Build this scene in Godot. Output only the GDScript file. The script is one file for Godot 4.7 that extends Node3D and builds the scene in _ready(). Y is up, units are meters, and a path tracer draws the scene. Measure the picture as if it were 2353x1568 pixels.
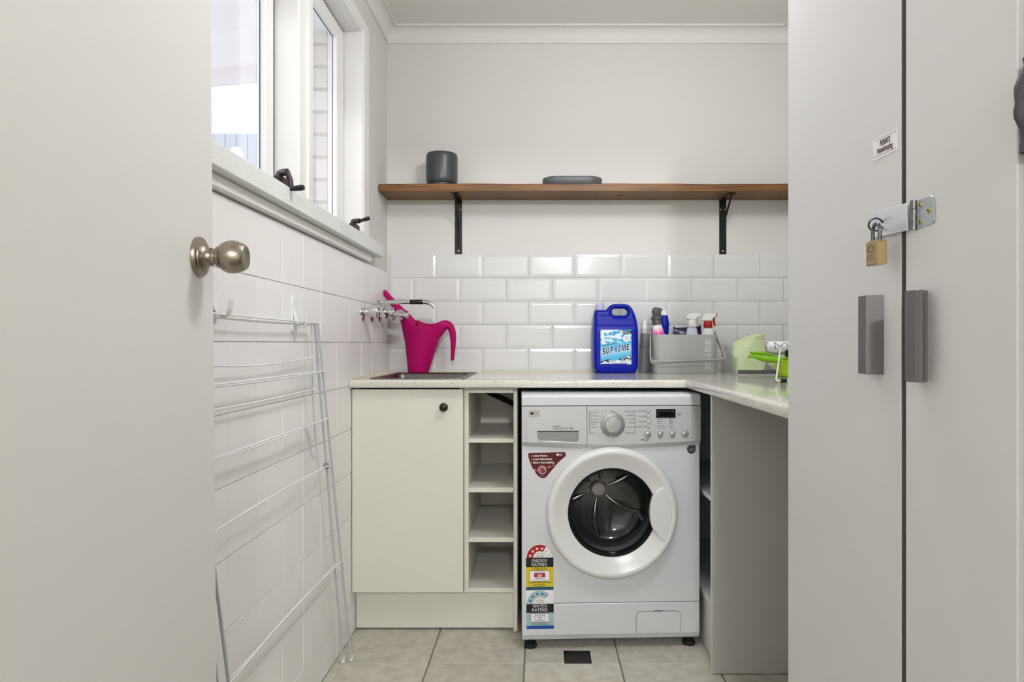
extends Node3D
# A small laundry. Units are metres, y up; the camera stands in the doorway at x 0, z 0 and looks along -z.

var M := {}
var sg := 1
var rng := RandomNumberGenerator.new()
const EYE := 1.025
const LENS := 1540.0

func _ready() -> void:
	rng.seed = 7
	setup_camera()
	setup_light()
	materials()
	build_shell()
	build_window()
	build_outside()
	build_door()
	build_lamps()
	build_benches()
	build_washer()
	build_cupboard()
	build_shelf()
	build_sink_and_tap()
	build_rack()
	build_counter_things()
	build_small()

func setup_camera() -> void:
	var c := Camera3D.new()
	c.name = "camera"
	c.keep_aspect = Camera3D.KEEP_HEIGHT
	c.projection = Camera3D.PROJECTION_FRUSTUM
	c.near = 0.05
	c.far = 100.0
	c.size = 0.05 * 1568.0 / LENS
	c.frustum_offset = Vector2(-64.5 / LENS * 0.05, 6.0 / LENS * 0.05)
	c.position = Vector3(0, EYE, 0)
	add_child(c)
	c.current = true

func setup_light() -> void:
	var w := WorldEnvironment.new()
	w.name = "world_environment"
	var e := Environment.new()
	var sky := Sky.new()
	var sm := ProceduralSkyMaterial.new()
	sm.sky_top_color = Color(0.86, 0.91, 1.0)
	sm.sky_horizon_color = Color(0.97, 0.98, 1.0)
	sm.ground_bottom_color = Color(0.55, 0.53, 0.5)
	sm.ground_horizon_color = Color(0.9, 0.9, 0.9)
	sm.sky_energy_multiplier = 1.55
	sm.ground_energy_multiplier = 1.0
	sm.sun_angle_max = 0.0
	sky.sky_material = sm
	e.background_mode = Environment.BG_SKY
	e.sky = sky
	e.tonemap_mode = Environment.TONE_MAPPER_LINEAR
	e.tonemap_exposure = 1.0
	e.sdfgi_enabled = true
	e.ssao_enabled = true
	e.ssil_enabled = true
	w.environment = e
	add_child(w)

# ---------------------------------------------------------------- helpers
func P(px: float, py: float, d: float) -> Vector3:   # a point at depth d, measured from the photograph
	return Vector3((px - 1241.0) / LENS * d, EYE - (py - 790.0) / LENS * d, -d)

func mat(c: Color, rough := 0.5, metal := 0.0) -> StandardMaterial3D:
	var m := StandardMaterial3D.new()
	m.albedo_color = c
	m.roughness = rough
	m.metallic = metal
	return m

func stn() -> SurfaceTool:
	var s := SurfaceTool.new()
	s.begin(Mesh.PRIMITIVE_TRIANGLES)
	s.set_smooth_group(-1)
	return s

func group(s: SurfaceTool, smooth := true) -> void:
	if smooth:
		sg += 1
		s.set_smooth_group(sg)
	else:
		s.set_smooth_group(-1)

func tri_out(s: SurfaceTool, a: Vector3, b: Vector3, c: Vector3, n: Vector3) -> void:
	var k := (b - a).cross(c - a)
	if k.length_squared() < 1e-18:
		return
	if k.dot(n) < 0.0:
		var t := b
		b = c
		c = t
	s.add_vertex(a)
	s.add_vertex(c)
	s.add_vertex(b)

func quad_out(s: SurfaceTool, a: Vector3, b: Vector3, c: Vector3, d: Vector3, n: Vector3) -> void:
	if (c - a).cross(d - b).dot(n) < 0.0:
		var t := b
		b = d
		d = t
	var k1 := (b - a).cross(c - a)
	if k1.length_squared() > 1e-18:
		s.add_vertex(a)
		s.add_vertex(c)
		s.add_vertex(b)
	var k2 := (c - a).cross(d - a)
	if k2.length_squared() > 1e-18:
		s.add_vertex(a)
		s.add_vertex(d)
		s.add_vertex(c)

func cbox(s: SurfaceTool, c: Vector3, size: Vector3, r := 0.002, xf := Transform3D()) -> void:
	group(s, false)
	var h := size * 0.5
	r = minf(r, minf(h.x, minf(h.y, h.z)) * 0.95)
	var pt := func(ax: int, sx: float, sy: float, sz: float) -> Vector3:
		var v := Vector3(sx * (h.x - r), sy * (h.y - r), sz * (h.z - r))
		if ax == 0: v.x = sx * h.x
		if ax == 1: v.y = sy * h.y
		if ax == 2: v.z = sz * h.z
		return xf * (c + v)
	for k in [-1.0, 1.0]:
		quad_out(s, pt.call(0, k, -1, -1), pt.call(0, k, 1, -1), pt.call(0, k, 1, 1), pt.call(0, k, -1, 1), xf.basis * Vector3(k, 0, 0))
		quad_out(s, pt.call(1, -1, k, -1), pt.call(1, 1, k, -1), pt.call(1, 1, k, 1), pt.call(1, -1, k, 1), xf.basis * Vector3(0, k, 0))
		quad_out(s, pt.call(2, -1, -1, k), pt.call(2, 1, -1, k), pt.call(2, 1, 1, k), pt.call(2, -1, 1, k), xf.basis * Vector3(0, 0, k))
	if r <= 0.00001:
		return
	for a in [-1.0, 1.0]:
		for b in [-1.0, 1.0]:
			quad_out(s, pt.call(0, a, b, -1), pt.call(0, a, b, 1), pt.call(1, a, b, 1), pt.call(1, a, b, -1), xf.basis * Vector3(a, b, 0))
			quad_out(s, pt.call(0, a, -1, b), pt.call(0, a, 1, b), pt.call(2, a, 1, b), pt.call(2, a, -1, b), xf.basis * Vector3(a, 0, b))
			quad_out(s, pt.call(1, -1, a, b), pt.call(1, 1, a, b), pt.call(2, 1, a, b), pt.call(2, -1, a, b), xf.basis * Vector3(0, a, b))
			for e in [-1.0, 1.0]:
				tri_out(s, pt.call(0, a, b, e), pt.call(1, a, b, e), pt.call(2, a, b, e), xf.basis * Vector3(a, b, e))

func bx(s: SurfaceTool, lo: Vector3, hi: Vector3, r := 0.002, xf := Transform3D()) -> void:
	cbox(s, (lo + hi) * 0.5, (hi - lo).abs(), r, xf)

func area2(p: PackedVector2Array) -> float:
	var a := 0.0
	for i in p.size():
		a += p[i].cross(p[(i + 1) % p.size()])
	return a * 0.5

func inset(p: PackedVector2Array, d: float) -> PackedVector2Array:   # p runs counter-clockwise
	var o := PackedVector2Array()
	var n := p.size()
	for i in n:
		var e0 := (p[i] - p[(i + n - 1) % n]).normalized()
		var e1 := (p[(i + 1) % n] - p[i]).normalized()
		var n0 := Vector2(-e0.y, e0.x)
		var n1 := Vector2(-e1.y, e1.x)
		var m := (n0 + n1)
		var k := maxf(m.length_squared() * 0.5, 0.3)
		o.append(p[i] + m * (d / k))
	return o

func prism(s: SurfaceTool, poly: PackedVector2Array, z0: float, z1: float, bevel := 0.001, xf := Transform3D(), smooth := false) -> void:
	var p := poly.duplicate()
	if area2(p) < 0.0:
		p.reverse()
	var n := p.size()
	var q := inset(p, bevel) if bevel > 0.0 else p
	var layers := [[q, z0], [p, z0 + bevel], [p, z1 - bevel], [q, z1]]
	for l in 3:
		if bevel <= 0.0 and l != 1:
			continue
		group(s, smooth)
		for i in n:
			var j := (i + 1) % n
			var e := (p[j] - p[i]).normalized()
			var nn := Vector3(e.y, -e.x, [-0.7, 0.0, 0.7][l])
			var a = layers[l]
			var b = layers[l + 1]
			quad_out(s, xf * Vector3(a[0][i].x, a[0][i].y, a[1]), xf * Vector3(a[0][j].x, a[0][j].y, a[1]), xf * Vector3(b[0][j].x, b[0][j].y, b[1]), xf * Vector3(b[0][i].x, b[0][i].y, b[1]), xf.basis * nn)
	group(s, false)
	var t := Geometry2D.triangulate_polygon(q)
	for k in range(0, t.size(), 3):
		for z in [[z0, -1.0], [z1, 1.0]]:
			tri_out(s, xf * Vector3(q[t[k]].x, q[t[k]].y, z[0]), xf * Vector3(q[t[k + 1]].x, q[t[k + 1]].y, z[0]), xf * Vector3(q[t[k + 2]].x, q[t[k + 2]].y, z[0]), xf.basis * Vector3(0, 0, z[1]))

func rrect(w: float, h: float, r: float, n := 5) -> PackedVector2Array:
	var o := PackedVector2Array()
	var cs := [Vector2(w / 2 - r, h / 2 - r), Vector2(-w / 2 + r, h / 2 - r), Vector2(-w / 2 + r, -h / 2 + r), Vector2(w / 2 - r, -h / 2 + r)]
	for k in 4:
		for i in n + 1:
			o.append(cs[k] + Vector2.from_angle(PI / 2 * (k + float(i) / n)) * r)
	return o

func circle(r: float, n := 32, rz := -1.0) -> PackedVector2Array:
	var o := PackedVector2Array()
	for i in n:
		var a := TAU * i / n
		o.append(Vector2(cos(a) * r, sin(a) * (r if rz < 0 else rz)))
	return o

func shift(p: PackedVector2Array, by: Vector2) -> PackedVector2Array:
	var o := PackedVector2Array()
	for v in p:
		o.append(v + by)
	return o

# profile of (radius, height) pairs about the y axis; outside is to the right of the way it runs
func lathe(s: SurfaceTool, prof: Array, xf := Transform3D(), segs := 32, squash := Vector2(1, 1)) -> void:
	group(s)
	for k in prof.size() - 1:
		var a: Vector2 = prof[k]
		var b: Vector2 = prof[k + 1]
		if a.is_equal_approx(b):
			continue
		if k > 0 and absf((prof[k] - prof[k - 1]).angle_to(b - a)) > 0.6:
			group(s)
		var t := (b - a).normalized()
		for i in segs:
			var u := TAU * i / segs
			var v := TAU * ((i + 1) % segs) / segs
			var m := TAU * (i + 0.5) / segs
			var n := Vector3(cos(m) * t.y, -t.x, sin(m) * t.y)
			quad_out(s, xf * Vector3(cos(u) * a.x * squash.x, a.y, sin(u) * a.x * squash.y), xf * Vector3(cos(v) * a.x * squash.x, a.y, sin(v) * a.x * squash.y), xf * Vector3(cos(v) * b.x * squash.x, b.y, sin(v) * b.x * squash.y), xf * Vector3(cos(u) * b.x * squash.x, b.y, sin(u) * b.x * squash.y), xf.basis * n)

func V2(list: Array) -> Array:
	var o := []
	for i in range(0, list.size(), 2):
		o.append(Vector2(list[i], list[i + 1]))
	return o

func poly2(list: Array) -> PackedVector2Array:
	var o := PackedVector2Array()
	for i in range(0, list.size(), 2):
		o.append(Vector2(list[i], list[i + 1]))
	return o

func spline(pts: Array, n := 6) -> Array:
	var o := []
	var last := pts.size() - 1
	for i in last:
		var p0 = pts[maxi(i - 1, 0)]
		var p3 = pts[mini(i + 2, last)]
		for k in n:
			o.append(pts[i].cubic_interpolate(pts[i + 1], p0, p3, float(k) / n))
	o.append(pts[last])
	return o

func tube(s: SurfaceTool, pts: Array, r, segs := 10, cap := true) -> void:
	var rings := []
	var n := pts.size()
	var t0: Vector3 = (pts[1] - pts[0]).normalized()
	var u := t0.cross(Vector3.UP if absf(t0.y) < 0.9 else Vector3.RIGHT).normalized()
	for i in n:
		var a: Vector3 = pts[maxi(i - 1, 0)]
		var b: Vector3 = pts[mini(i + 1, n - 1)]
		var t := (b - a).normalized()
		u = (u - t * u.dot(t)).normalized()
		var w := t.cross(u)
		var rr: float = r[i] if r is Array else r
		var ring := []
		for k in segs:
			var g := TAU * k / segs
			ring.append(pts[i] + (u * cos(g) + w * sin(g)) * rr)
		rings.append(ring)
	loft(s, rings, cap)

func loft(s: SurfaceTool, rings: Array, cap := true, smooth := true) -> void:
	group(s, smooth)
	var cen := []
	for ring in rings:
		var c := Vector3.ZERO
		for p in ring:
			c += p
		cen.append(c / ring.size())
	for i in rings.size() - 1:
		var a = rings[i]
		var b = rings[i + 1]
		var m: int = a.size()
		for k in m:
			var l := (k + 1) % m
			var n: Vector3 = (a[k] + a[l] + b[k] + b[l]) * 0.25 - (cen[i] + cen[i + 1]) * 0.5
			quad_out(s, a[k], a[l], b[l], b[k], n)
	if cap:
		group(s, false)
		for e in [[0, 1], [rings.size() - 1, rings.size() - 2]]:
			var ring = rings[e[0]]
			var n: Vector3 = cen[e[0]] - cen[e[1]]
			for k in ring.size():
				tri_out(s, cen[e[0]], ring[k], ring[(k + 1) % ring.size()], n)

# surface nets over a signed distance
func nets(s: SurfaceTool, f: Callable, lo: Vector3, hi: Vector3, c: float) -> void:
	group(s)
	var nx := int(ceil((hi.x - lo.x) / c)) + 1
	var ny := int(ceil((hi.y - lo.y) / c)) + 1
	var nz := int(ceil((hi.z - lo.z) / c)) + 1
	var v := PackedFloat32Array()
	v.resize(nx * ny * nz)
	for k in nz:
		for j in ny:
			for i in nx:
				v[(k * ny + j) * nx + i] = f.call(lo + Vector3(i, j, k) * c)
	var cells := {}
	var off := [Vector3i(0, 0, 0), Vector3i(1, 0, 0), Vector3i(0, 1, 0), Vector3i(1, 1, 0), Vector3i(0, 0, 1), Vector3i(1, 0, 1), Vector3i(0, 1, 1), Vector3i(1, 1, 1)]
	var edges := [[0, 1], [2, 3], [4, 5], [6, 7], [0, 2], [1, 3], [4, 6], [5, 7], [0, 4], [1, 5], [2, 6], [3, 7]]
	var val := []
	val.resize(8)
	for k in nz - 1:
		for j in ny - 1:
			for i in nx - 1:
				var inside := 0
				for q in 8:
					var o: Vector3i = off[q]
					val[q] = v[((k + o.z) * ny + j + o.y) * nx + i + o.x]
					if val[q] < 0.0:
						inside += 1
				if inside == 0 or inside == 8:
					continue
				var sum := Vector3.ZERO
				var cnt := 0
				for e in edges:
					var a: float = val[e[0]]
					var b: float = val[e[1]]
					if (a < 0.0) != (b < 0.0):
						sum += Vector3(off[e[0]]).lerp(Vector3(off[e[1]]), a / (a - b))
						cnt += 1
				cells[(k * ny + j) * nx + i] = lo + (Vector3(i, j, k) + sum / cnt) * c
	var step := [1, nx, nx * ny]
	for k in range(1, nz - 1):
		for j in range(1, ny - 1):
			for i in range(1, nx - 1):
				var at := (k * ny + j) * nx + i
				for ax in 3:
					var a := v[at]
					var b := v[at + step[ax]]
					if (a < 0.0) == (b < 0.0):
						continue
					var p: int = step[(ax + 1) % 3]
					var q: int = step[(ax + 2) % 3]
					if not (cells.has(at) and cells.has(at - p) and cells.has(at - q) and cells.has(at - p - q)):
						continue
					var n := Vector3.ZERO
					n[ax] = 1.0 if a < 0.0 else -1.0
					quad_out(s, cells[at], cells[at - p], cells[at - p - q], cells[at - q], n)

func done(s: SurfaceTool) -> ArrayMesh:
	s.generate_normals()
	return s.commit()

func meta(o: Node3D, label := "", category := "", grp := "", kind := "") -> Node3D:
	if label: o.set_meta("label", label)
	if category: o.set_meta("category", category)
	if grp: o.set_meta("group", grp)
	if kind: o.set_meta("kind", kind)
	return o

func numbered(called: String, parent: Node) -> String:
	if not parent.has_node(NodePath(called)):
		return called
	var k := 1
	while parent.has_node(NodePath("%s_%03d" % [called, k])):
		k += 1
	return "%s_%03d" % [called, k]

func obj(called: String, m, material: Material, parent: Node = null, at := Transform3D()) -> MeshInstance3D:
	var o := MeshInstance3D.new()
	o.mesh = done(m) if m is SurfaceTool else m
	o.material_override = material
	o.transform = at
	var to: Node = parent if parent else self
	o.name = numbered(called, to)
	to.add_child(o, true)
	return o

func thing(called: String, label: String, category: String, at := Vector3.ZERO, turn := 0.0, grp := "") -> Node3D:
	var o := Node3D.new()
	o.name = numbered(called, self)
	add_child(o, true)
	o.position = at
	o.rotation.y = turn
	meta(o, label, category, grp)
	return o

func struct(called: String, m, material: Material, label := "") -> MeshInstance3D:
	var o := obj(called, m, material)
	meta(o, label, "", "", "structure")
	return o

# flat print: height is that of a capital; width, if given, is that of the whole line
func text(words: String, height: float, material: Material, parent: Node, at: Transform3D, bold := false, width := 0.0, align := 1, serif := false) -> MeshInstance3D:
	var t := TextMesh.new()
	var f := SystemFont.new()
	f.font_names = PackedStringArray(["Droid Serif" if serif else "Droid Sans"])
	f.font_weight = 700 if bold else 400
	t.font = f
	t.text = words
	t.font_size = 40
	t.pixel_size = height / (0.714 * 40)
	t.depth = 0.0002
	t.curve_step = 2.0 if height < 0.004 else 1.0
	t.horizontal_alignment = [HORIZONTAL_ALIGNMENT_LEFT, HORIZONTAL_ALIGNMENT_CENTER, HORIZONTAL_ALIGNMENT_RIGHT][align]
	t.vertical_alignment = VERTICAL_ALIGNMENT_CENTER
	var x := at
	if width > 0.0:
		var w := t.get_aabb().size.x
		if w > 0.0:
			x = at * Transform3D(Basis.from_scale(Vector3(width / w, 1, 1)), Vector3.ZERO)
	return obj("lettering", t, material, parent, x)

func T(p: Vector3, b := Basis()) -> Transform3D:
	return Transform3D(b, p)

func noise(size: int, freq: float, ramp: Array, stops: Array, sd := 1, kind := FastNoiseLite.TYPE_SIMPLEX_SMOOTH, oct := 4) -> NoiseTexture2D:
	var f := FastNoiseLite.new()
	f.seed = sd
	f.frequency = freq
	f.noise_type = kind
	f.fractal_octaves = oct
	var t := NoiseTexture2D.new()
	t.width = size
	t.height = size
	t.seamless = true
	t.noise = f
	var g := Gradient.new()
	g.offsets = PackedFloat32Array(stops)
	g.colors = PackedColorArray(ramp)
	t.color_ramp = g
	return t

func tri_map(m: StandardMaterial3D, scale: Vector3, world := true) -> void:
	m.uv1_triplanar = true
	m.uv1_world_triplanar = world
	m.uv1_scale = scale

func speckle(base: Color, dark: Array, n: int) -> ImageTexture:
	var im := Image.create(512, 512, false, Image.FORMAT_RGB8)
	im.fill(base)
	var r := RandomNumberGenerator.new()
	r.seed = 11
	for i in n:
		var c: Color = dark[r.randi() % dark.size()]
		var w := r.randi_range(1, 5)
		var h := r.randi_range(1, 5)
		if r.randf() < 0.55:
			w = 2
			h = 2
		var x := r.randi() % 512
		var y := r.randi() % 512
		for a in w:
			for b in h:
				if (a == 0 or a == w - 1) and (b == 0 or b == h - 1) and w > 2 and h > 2:
					continue
				im.set_pixel((x + a) % 512, (y + b) % 512, c)
	return ImageTexture.create_from_image(im)

func materials() -> void:
	M.paint = mat(Color(0.865, 0.857, 0.838), 0.6)
	M.ceiling = mat(Color(0.92, 0.91, 0.89), 0.7)
	M.cornice = mat(Color(0.9, 0.89, 0.87), 0.6)
	M.gloss_white = mat(Color(0.93, 0.925, 0.91), 0.3)
	M.trim_shadow = mat(Color(0.7, 0.68, 0.62), 0.8)
	M.tile = mat(Color(0.87, 0.868, 0.862), 0.13)
	M.tile_b = mat(Color(0.865, 0.862, 0.855), 0.14)
	M.tile_matt = mat(Color(0.95, 0.945, 0.935), 0.3)
	M.tile_matt_b = mat(Color(0.942, 0.937, 0.926), 0.3)
	M.grout = mat(Color(0.86, 0.85, 0.825), 0.9)
	M.sill = mat(Color(0.92, 0.925, 0.91), 0.45)
	M.sill.albedo_texture = noise(256, 0.02, [Color(0.93, 0.935, 0.93), Color(1, 1, 1)], [0.3, 0.55], 5)
	tri_map(M.sill, Vector3(40, 90, 0.9))
	M.door = mat(Color(0.87, 0.86, 0.84), 0.45)
	M.floor_grout = mat(Color(0.5, 0.475, 0.42), 0.9)
	M.floors = []
	for k in 3:
		var m := mat(Color(1, 1, 1), 0.5)
		var b: float = [1.0, 0.97, 1.03][k]
		m.albedo_texture = noise(512, 0.02, [Color(0.735 * b, 0.715 * b, 0.66 * b), Color(0.775 * b, 0.755 * b, 0.705 * b), Color(0.81 * b, 0.79 * b, 0.74 * b)], [0.2, 0.5, 0.8], 20 + k, FastNoiseLite.TYPE_SIMPLEX_SMOOTH, 6)
		m.roughness_texture = noise(256, 0.02, [Color(0.4, 0.4, 0.4), Color(0.65, 0.65, 0.65)], [0.3, 0.7], 33)
		m.roughness = 1.0
		tri_map(m, Vector3(1.7, 1.7, 1.7))
		M.floors.append(m)
	M.bench = mat(Color(1, 1, 1), 0.1)
	M.bench.albedo_texture = speckle(Color(0.85, 0.835, 0.795), [Color(0.05, 0.045, 0.04), Color(0.08, 0.07, 0.06), Color(0.3, 0.27, 0.24), Color(0.55, 0.5, 0.44), Color(0.95, 0.94, 0.9), Color(0.7, 0.67, 0.6)], 2600)
	tri_map(M.bench, Vector3(3.6, 3.6, 3.6))
	M.melamine = mat(Color(0.87, 0.86, 0.815), 0.4)
	M.melamine_cool = mat(Color(0.86, 0.855, 0.83), 0.42)
	M.panel_shaded = mat(Color(0.76, 0.755, 0.735), 0.45)  # white melamine, darkened in its colour for the shade under the worktop
	M.cupboard = mat(Color(0.875, 0.87, 0.86), 0.4)
	M.black = mat(Color(0.03, 0.03, 0.03), 0.35)
	M.black_metal = mat(Color(0.035, 0.035, 0.037), 0.4, 0.3)
	M.rubber = mat(Color(0.05, 0.05, 0.05), 0.7)
	M.nickel = mat(Color(0.62, 0.585, 0.53), 0.3, 1.0)
	M.chrome = mat(Color(0.86, 0.86, 0.86), 0.07, 1.0)
	M.zinc = mat(Color(0.8, 0.82, 0.84), 0.28, 1.0)
	M.steel = mat(Color(0.46, 0.445, 0.425), 0.34, 1.0)
	M.brass = mat(Color(0.7, 0.615, 0.45), 0.36, 1.0)
	M.brass_screw = mat(Color(0.75, 0.65, 0.36), 0.3, 1.0)
	M.bronze = mat(Color(0.2, 0.15, 0.14), 0.35, 0.2)
	M.white_wire = mat(Color(0.93, 0.93, 0.92), 0.3)
	M.grey_wire = mat(Color(0.74, 0.745, 0.75), 0.35)
	M.white_plastic = mat(Color(0.92, 0.92, 0.91), 0.3)
	M.magenta = mat(Color(0.68, 0.0, 0.37), 0.55)
	M.magenta.metallic_specular = 0.3
	M.wood = mat(Color(1, 1, 1), 0.45)
	M.wood.albedo_texture = noise(512, 0.012, [Color(0.27, 0.155, 0.05), Color(0.42, 0.265, 0.08), Color(0.5, 0.33, 0.11), Color(0.56, 0.385, 0.145)], [0.22, 0.4, 0.6, 0.8], 9)
	tri_map(M.wood, Vector3(0.5, 38, 30), false)
	M.knot = mat(Color(0.13, 0.07, 0.03), 0.6)
	M.charcoal = mat(Color(0.25, 0.25, 0.26), 0.33)
	M.mid_grey = mat(Color(0.36, 0.36, 0.37), 0.4)
	M.washer = mat(Color(0.83, 0.835, 0.84), 0.3)
	M.washer_panel = mat(Color(0.78, 0.785, 0.785), 0.33, 0.15)
	M.washer_ring = mat(Color(0.88, 0.88, 0.865), 0.25)
	M.drum = mat(Color(0.5, 0.5, 0.5), 0.25, 1.0)
	M.dark_plastic = mat(Color(0.07, 0.07, 0.075), 0.25)
	M.print = mat(Color(0.05, 0.05, 0.055), 0.6)
	M.print_grey = mat(Color(0.35, 0.35, 0.36), 0.6)
	M.print_white = mat(Color(0.95, 0.94, 0.93), 0.6)
	M.red = mat(Color(0.33, 0.005, 0.03), 0.6)
	M.pink_print = mat(Color(0.85, 0.62, 0.62), 0.5)
	M.label_red = mat(Color(0.66, 0.09, 0.1), 0.5)
	M.yellow = mat(Color(0.85, 0.76, 0.16), 0.5)
	M.teal = mat(Color(0.02, 0.3, 0.38), 0.5)
	M.aqua = mat(Color(0.62, 0.76, 0.76), 0.5)
	M.label_blue = mat(Color(0.02, 0.28, 0.62), 0.5)
	M.star_blue = mat(Color(0.1, 0.3, 0.68), 0.5)
	M.blue = mat(Color(0.0, 0.09, 0.62), 0.32)
	M.blue.metallic_specular = 0.35
	M.caddy = mat(Color(0.66, 0.665, 0.65), 0.5)
	M.lime = mat(Color(0.73, 0.86, 0.02), 0.4)
	M.lime_dark = mat(Color(0.5, 0.75, 0.02), 0.4)
	M.handle_grey = mat(Color(0.41, 0.4, 0.392), 0.42, 0.25)
	M.glass = clear(Color(0.96, 0.98, 0.98), 0.06)
	M.clear_plastic = clear(Color(0.95, 0.97, 0.97), 0.1)
	M.door_glass = clear(Color(0.2, 0.2, 0.2), 0.12)

func clear(c: Color, a: float) -> StandardMaterial3D:
	var m := mat(Color(c.r, c.g, c.b, a), 0.04)
	m.transparency = BaseMaterial3D.TRANSPARENCY_ALPHA
	m.cull_mode = BaseMaterial3D.CULL_DISABLED
	return m

# ---------------------------------------------------------------- the room
func metro(w: float, h: float) -> ArrayMesh:
	var s := stn()
	var rect := func(i: float, z: float) -> Array:
		var o := []
		for v in [Vector2(1, 1), Vector2(-1, 1), Vector2(-1, -1), Vector2(1, -1)]:
			o.append(Vector3(v.x * (w / 2 - minf(i, w * 0.45)), v.y * (h / 2 - i), z))
		return o
	loft(s, [rect.call(0.0, 0.0), rect.call(0.0, 0.0035), rect.call(0.0008, 0.0043), rect.call(0.0125, 0.0059), rect.call(0.0145, 0.00605)], true, false)
	return done(s)

func build_shell() -> void:
	var s := stn()
	bx(s, Vector3(-1.1, -0.12, -3.1), Vector3(1.3, -0.004, 4.1), 0.0)
	var fl := struct("floor", s, M.floor_grout)
	var xs := []
	var zs := []
	var x := -0.357 - 0.3067
	while x < 1.1:
		xs.append(x)
		x += 0.3067
	var z := -2.1476 - 0.304 * 3
	while z < -1.0:
		zs.append(z)
		z += 0.304
	var shared := {}
	for i in xs.size():
		for j in zs.size():
			var a := Vector2(maxf(xs[i], -0.664), maxf(zs[j], -2.92))
			var b := Vector2(minf(xs[i] + 0.3067, 1.095), zs[j] + 0.304)
			var sz := b - a
			if sz.x < 0.02 or sz.y < 0.02:
				continue
			var key := "%.3f %.3f" % [sz.x, sz.y]
			if not shared.has(key):
				s = stn()
				cbox(s, Vector3(0, -0.006, 0), Vector3(sz.x - 0.005, 0.012, sz.y - 0.0022), 0.0012)
				shared[key] = done(s)
			obj("floor_tile", shared[key], M.floors[(i * 7 + j * 5 + i * j) % 3], fl, T(Vector3((a.x + b.x) / 2, rng.randf_range(-0.0006, 0.0), (a.y + b.y) / 2)))
	s = stn()
	bx(s, Vector3(-1.1, 2.4, -3.1), Vector3(1.3, 2.52, 4.1), 0.0)
	struct("ceiling", s, M.ceiling)
	# back wall and its bevelled tiles
	s = stn()
	bx(s, Vector3(-0.97, 0, -3.1), Vector3(1.3, 2.4, -2.925), 0.0)
	var wb := struct("wall_back", s, M.paint)
	s = stn()
	bx(s, Vector3(-0.662, 0.88, -2.926), Vector3(1.096, 1.414, -2.9225), 0.0)
	obj("grout_bed", s, M.grout, wb)
	shared = {}
	for row in 5:
		var off: float = -0.4527 if row % 2 == 0 else -0.5511
		for c in range(-2, 9):
			var a: float = maxf(off + 0.2015 * c, -0.655)
			var b: float = minf(off + 0.2015 * (c + 1), 1.096)
			if b - a < 0.015:
				continue
			var key := "%.3f" % (b - a)
			if not shared.has(key):
				shared[key] = metro(b - a - 0.0011, 0.1014)
			var tilt := Basis.from_euler(Vector3(rng.randf_range(-0.006, 0.006), rng.randf_range(-0.004, 0.004), 0))
			obj("tile", shared[key], M.tile if rng.randf() < 0.6 else M.tile_b, wb, T(Vector3((a + b) / 2, 1.415 - 0.1026 * (row + 0.5), -2.9235), tilt))
	# left wall with the window opening
	s = stn()
	bx(s, Vector3(-0.97, 0, -2.93), Vector3(-0.667, 1.375, -0.2), 0.0)
	bx(s, Vector3(-0.97, 2.19, -2.93), Vector3(-0.667, 2.4, -0.2), 0.0)
	bx(s, Vector3(-0.97, 1.375, -2.93), Vector3(-0.667, 2.19, -2.47), 0.0)
	bx(s, Vector3(-0.97, 1.375, -1.262), Vector3(-0.667, 2.19, -0.2), 0.0)
	var wl := struct("wall_left", s, M.paint)
	s = stn()
	bx(s, Vector3(-0.668, 0.0, -2.922), Vector3(-0.6635, 1.333, -1.1), 0.0)
	obj("grout_bed", s, M.grout, wl)
	shared = {}
	for r in 9:
		var top := 1.333 - 0.152 * r
		var bot := maxf(top - 0.152, 0.0)
		for c in range(-1, 11):
			var far := minf(2.780 - 0.152 * c, 2.917)
			var near := 2.780 - 0.152 * (c + 1)
			var key := "%.3f %.3f" % [far - near, top - bot]
			if not shared.has(key):
				s = stn()
				cbox(s, Vector3.ZERO, Vector3(0.007, top - bot - 0.002, far - near - 0.0007), 0.0009)
				shared[key] = done(s)
			var tilt := Basis.from_euler(Vector3(0, rng.randf_range(-0.004, 0.004), rng.randf_range(-0.004, 0.004)))
			obj("tile", shared[key], M.tile_matt if rng.randf() < 0.5 else M.tile_matt_b, wl, T(Vector3(-0.6638 + rng.randf_range(-0.0005, 0.0005), (top + bot) / 2, -(far + near) / 2), tilt))
	s = stn()
	bx(s, Vector3(1.096, 0, -3.0), Vector3(1.3, 2.4, -0.2), 0.0)
	struct("wall_right", s, M.paint)
	s = stn()
	bx(s, Vector3(-0.97, 0, -0.33), Vector3(-0.5, 2.4, -0.2), 0.0)
	bx(s, Vector3(0.47, 0, -0.33), Vector3(1.3, 2.4, -0.2), 0.0)
	bx(s, Vector3(-0.5, 2.06, -0.33), Vector3(0.47, 2.4, -0.2), 0.0)
	struct("wall_front", s, M.paint)
	s = stn()
	bx(s, Vector3(-1.2, 0, -0.2), Vector3(-0.97, 2.4, 4.1), 0.0)
	bx(s, Vector3(1.2, 0, -0.2), Vector3(1.35, 2.4, 4.1), 0.0)
	bx(s, Vector3(-1.2, 0, 4.0), Vector3(1.35, 2.4, 4.2), 0.0)
	struct("wall_hall", s, M.paint)
	# cornice: a cove of one profile along three walls
	var prof := PackedVector2Array([Vector2(0, 0), Vector2(0, -0.066), Vector2(0.006, -0.066), Vector2(0.006, -0.06)])
	for k in 9:
		var a := PI / 2 * k / 8.0
		prof.append(Vector2(0.042 - 0.036 * cos(a), -0.008 - 0.05 * (1.0 - sin(a))))
	prof.append_array(PackedVector2Array([Vector2(0.048, -0.008), Vector2(0.048, 0)]))
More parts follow.
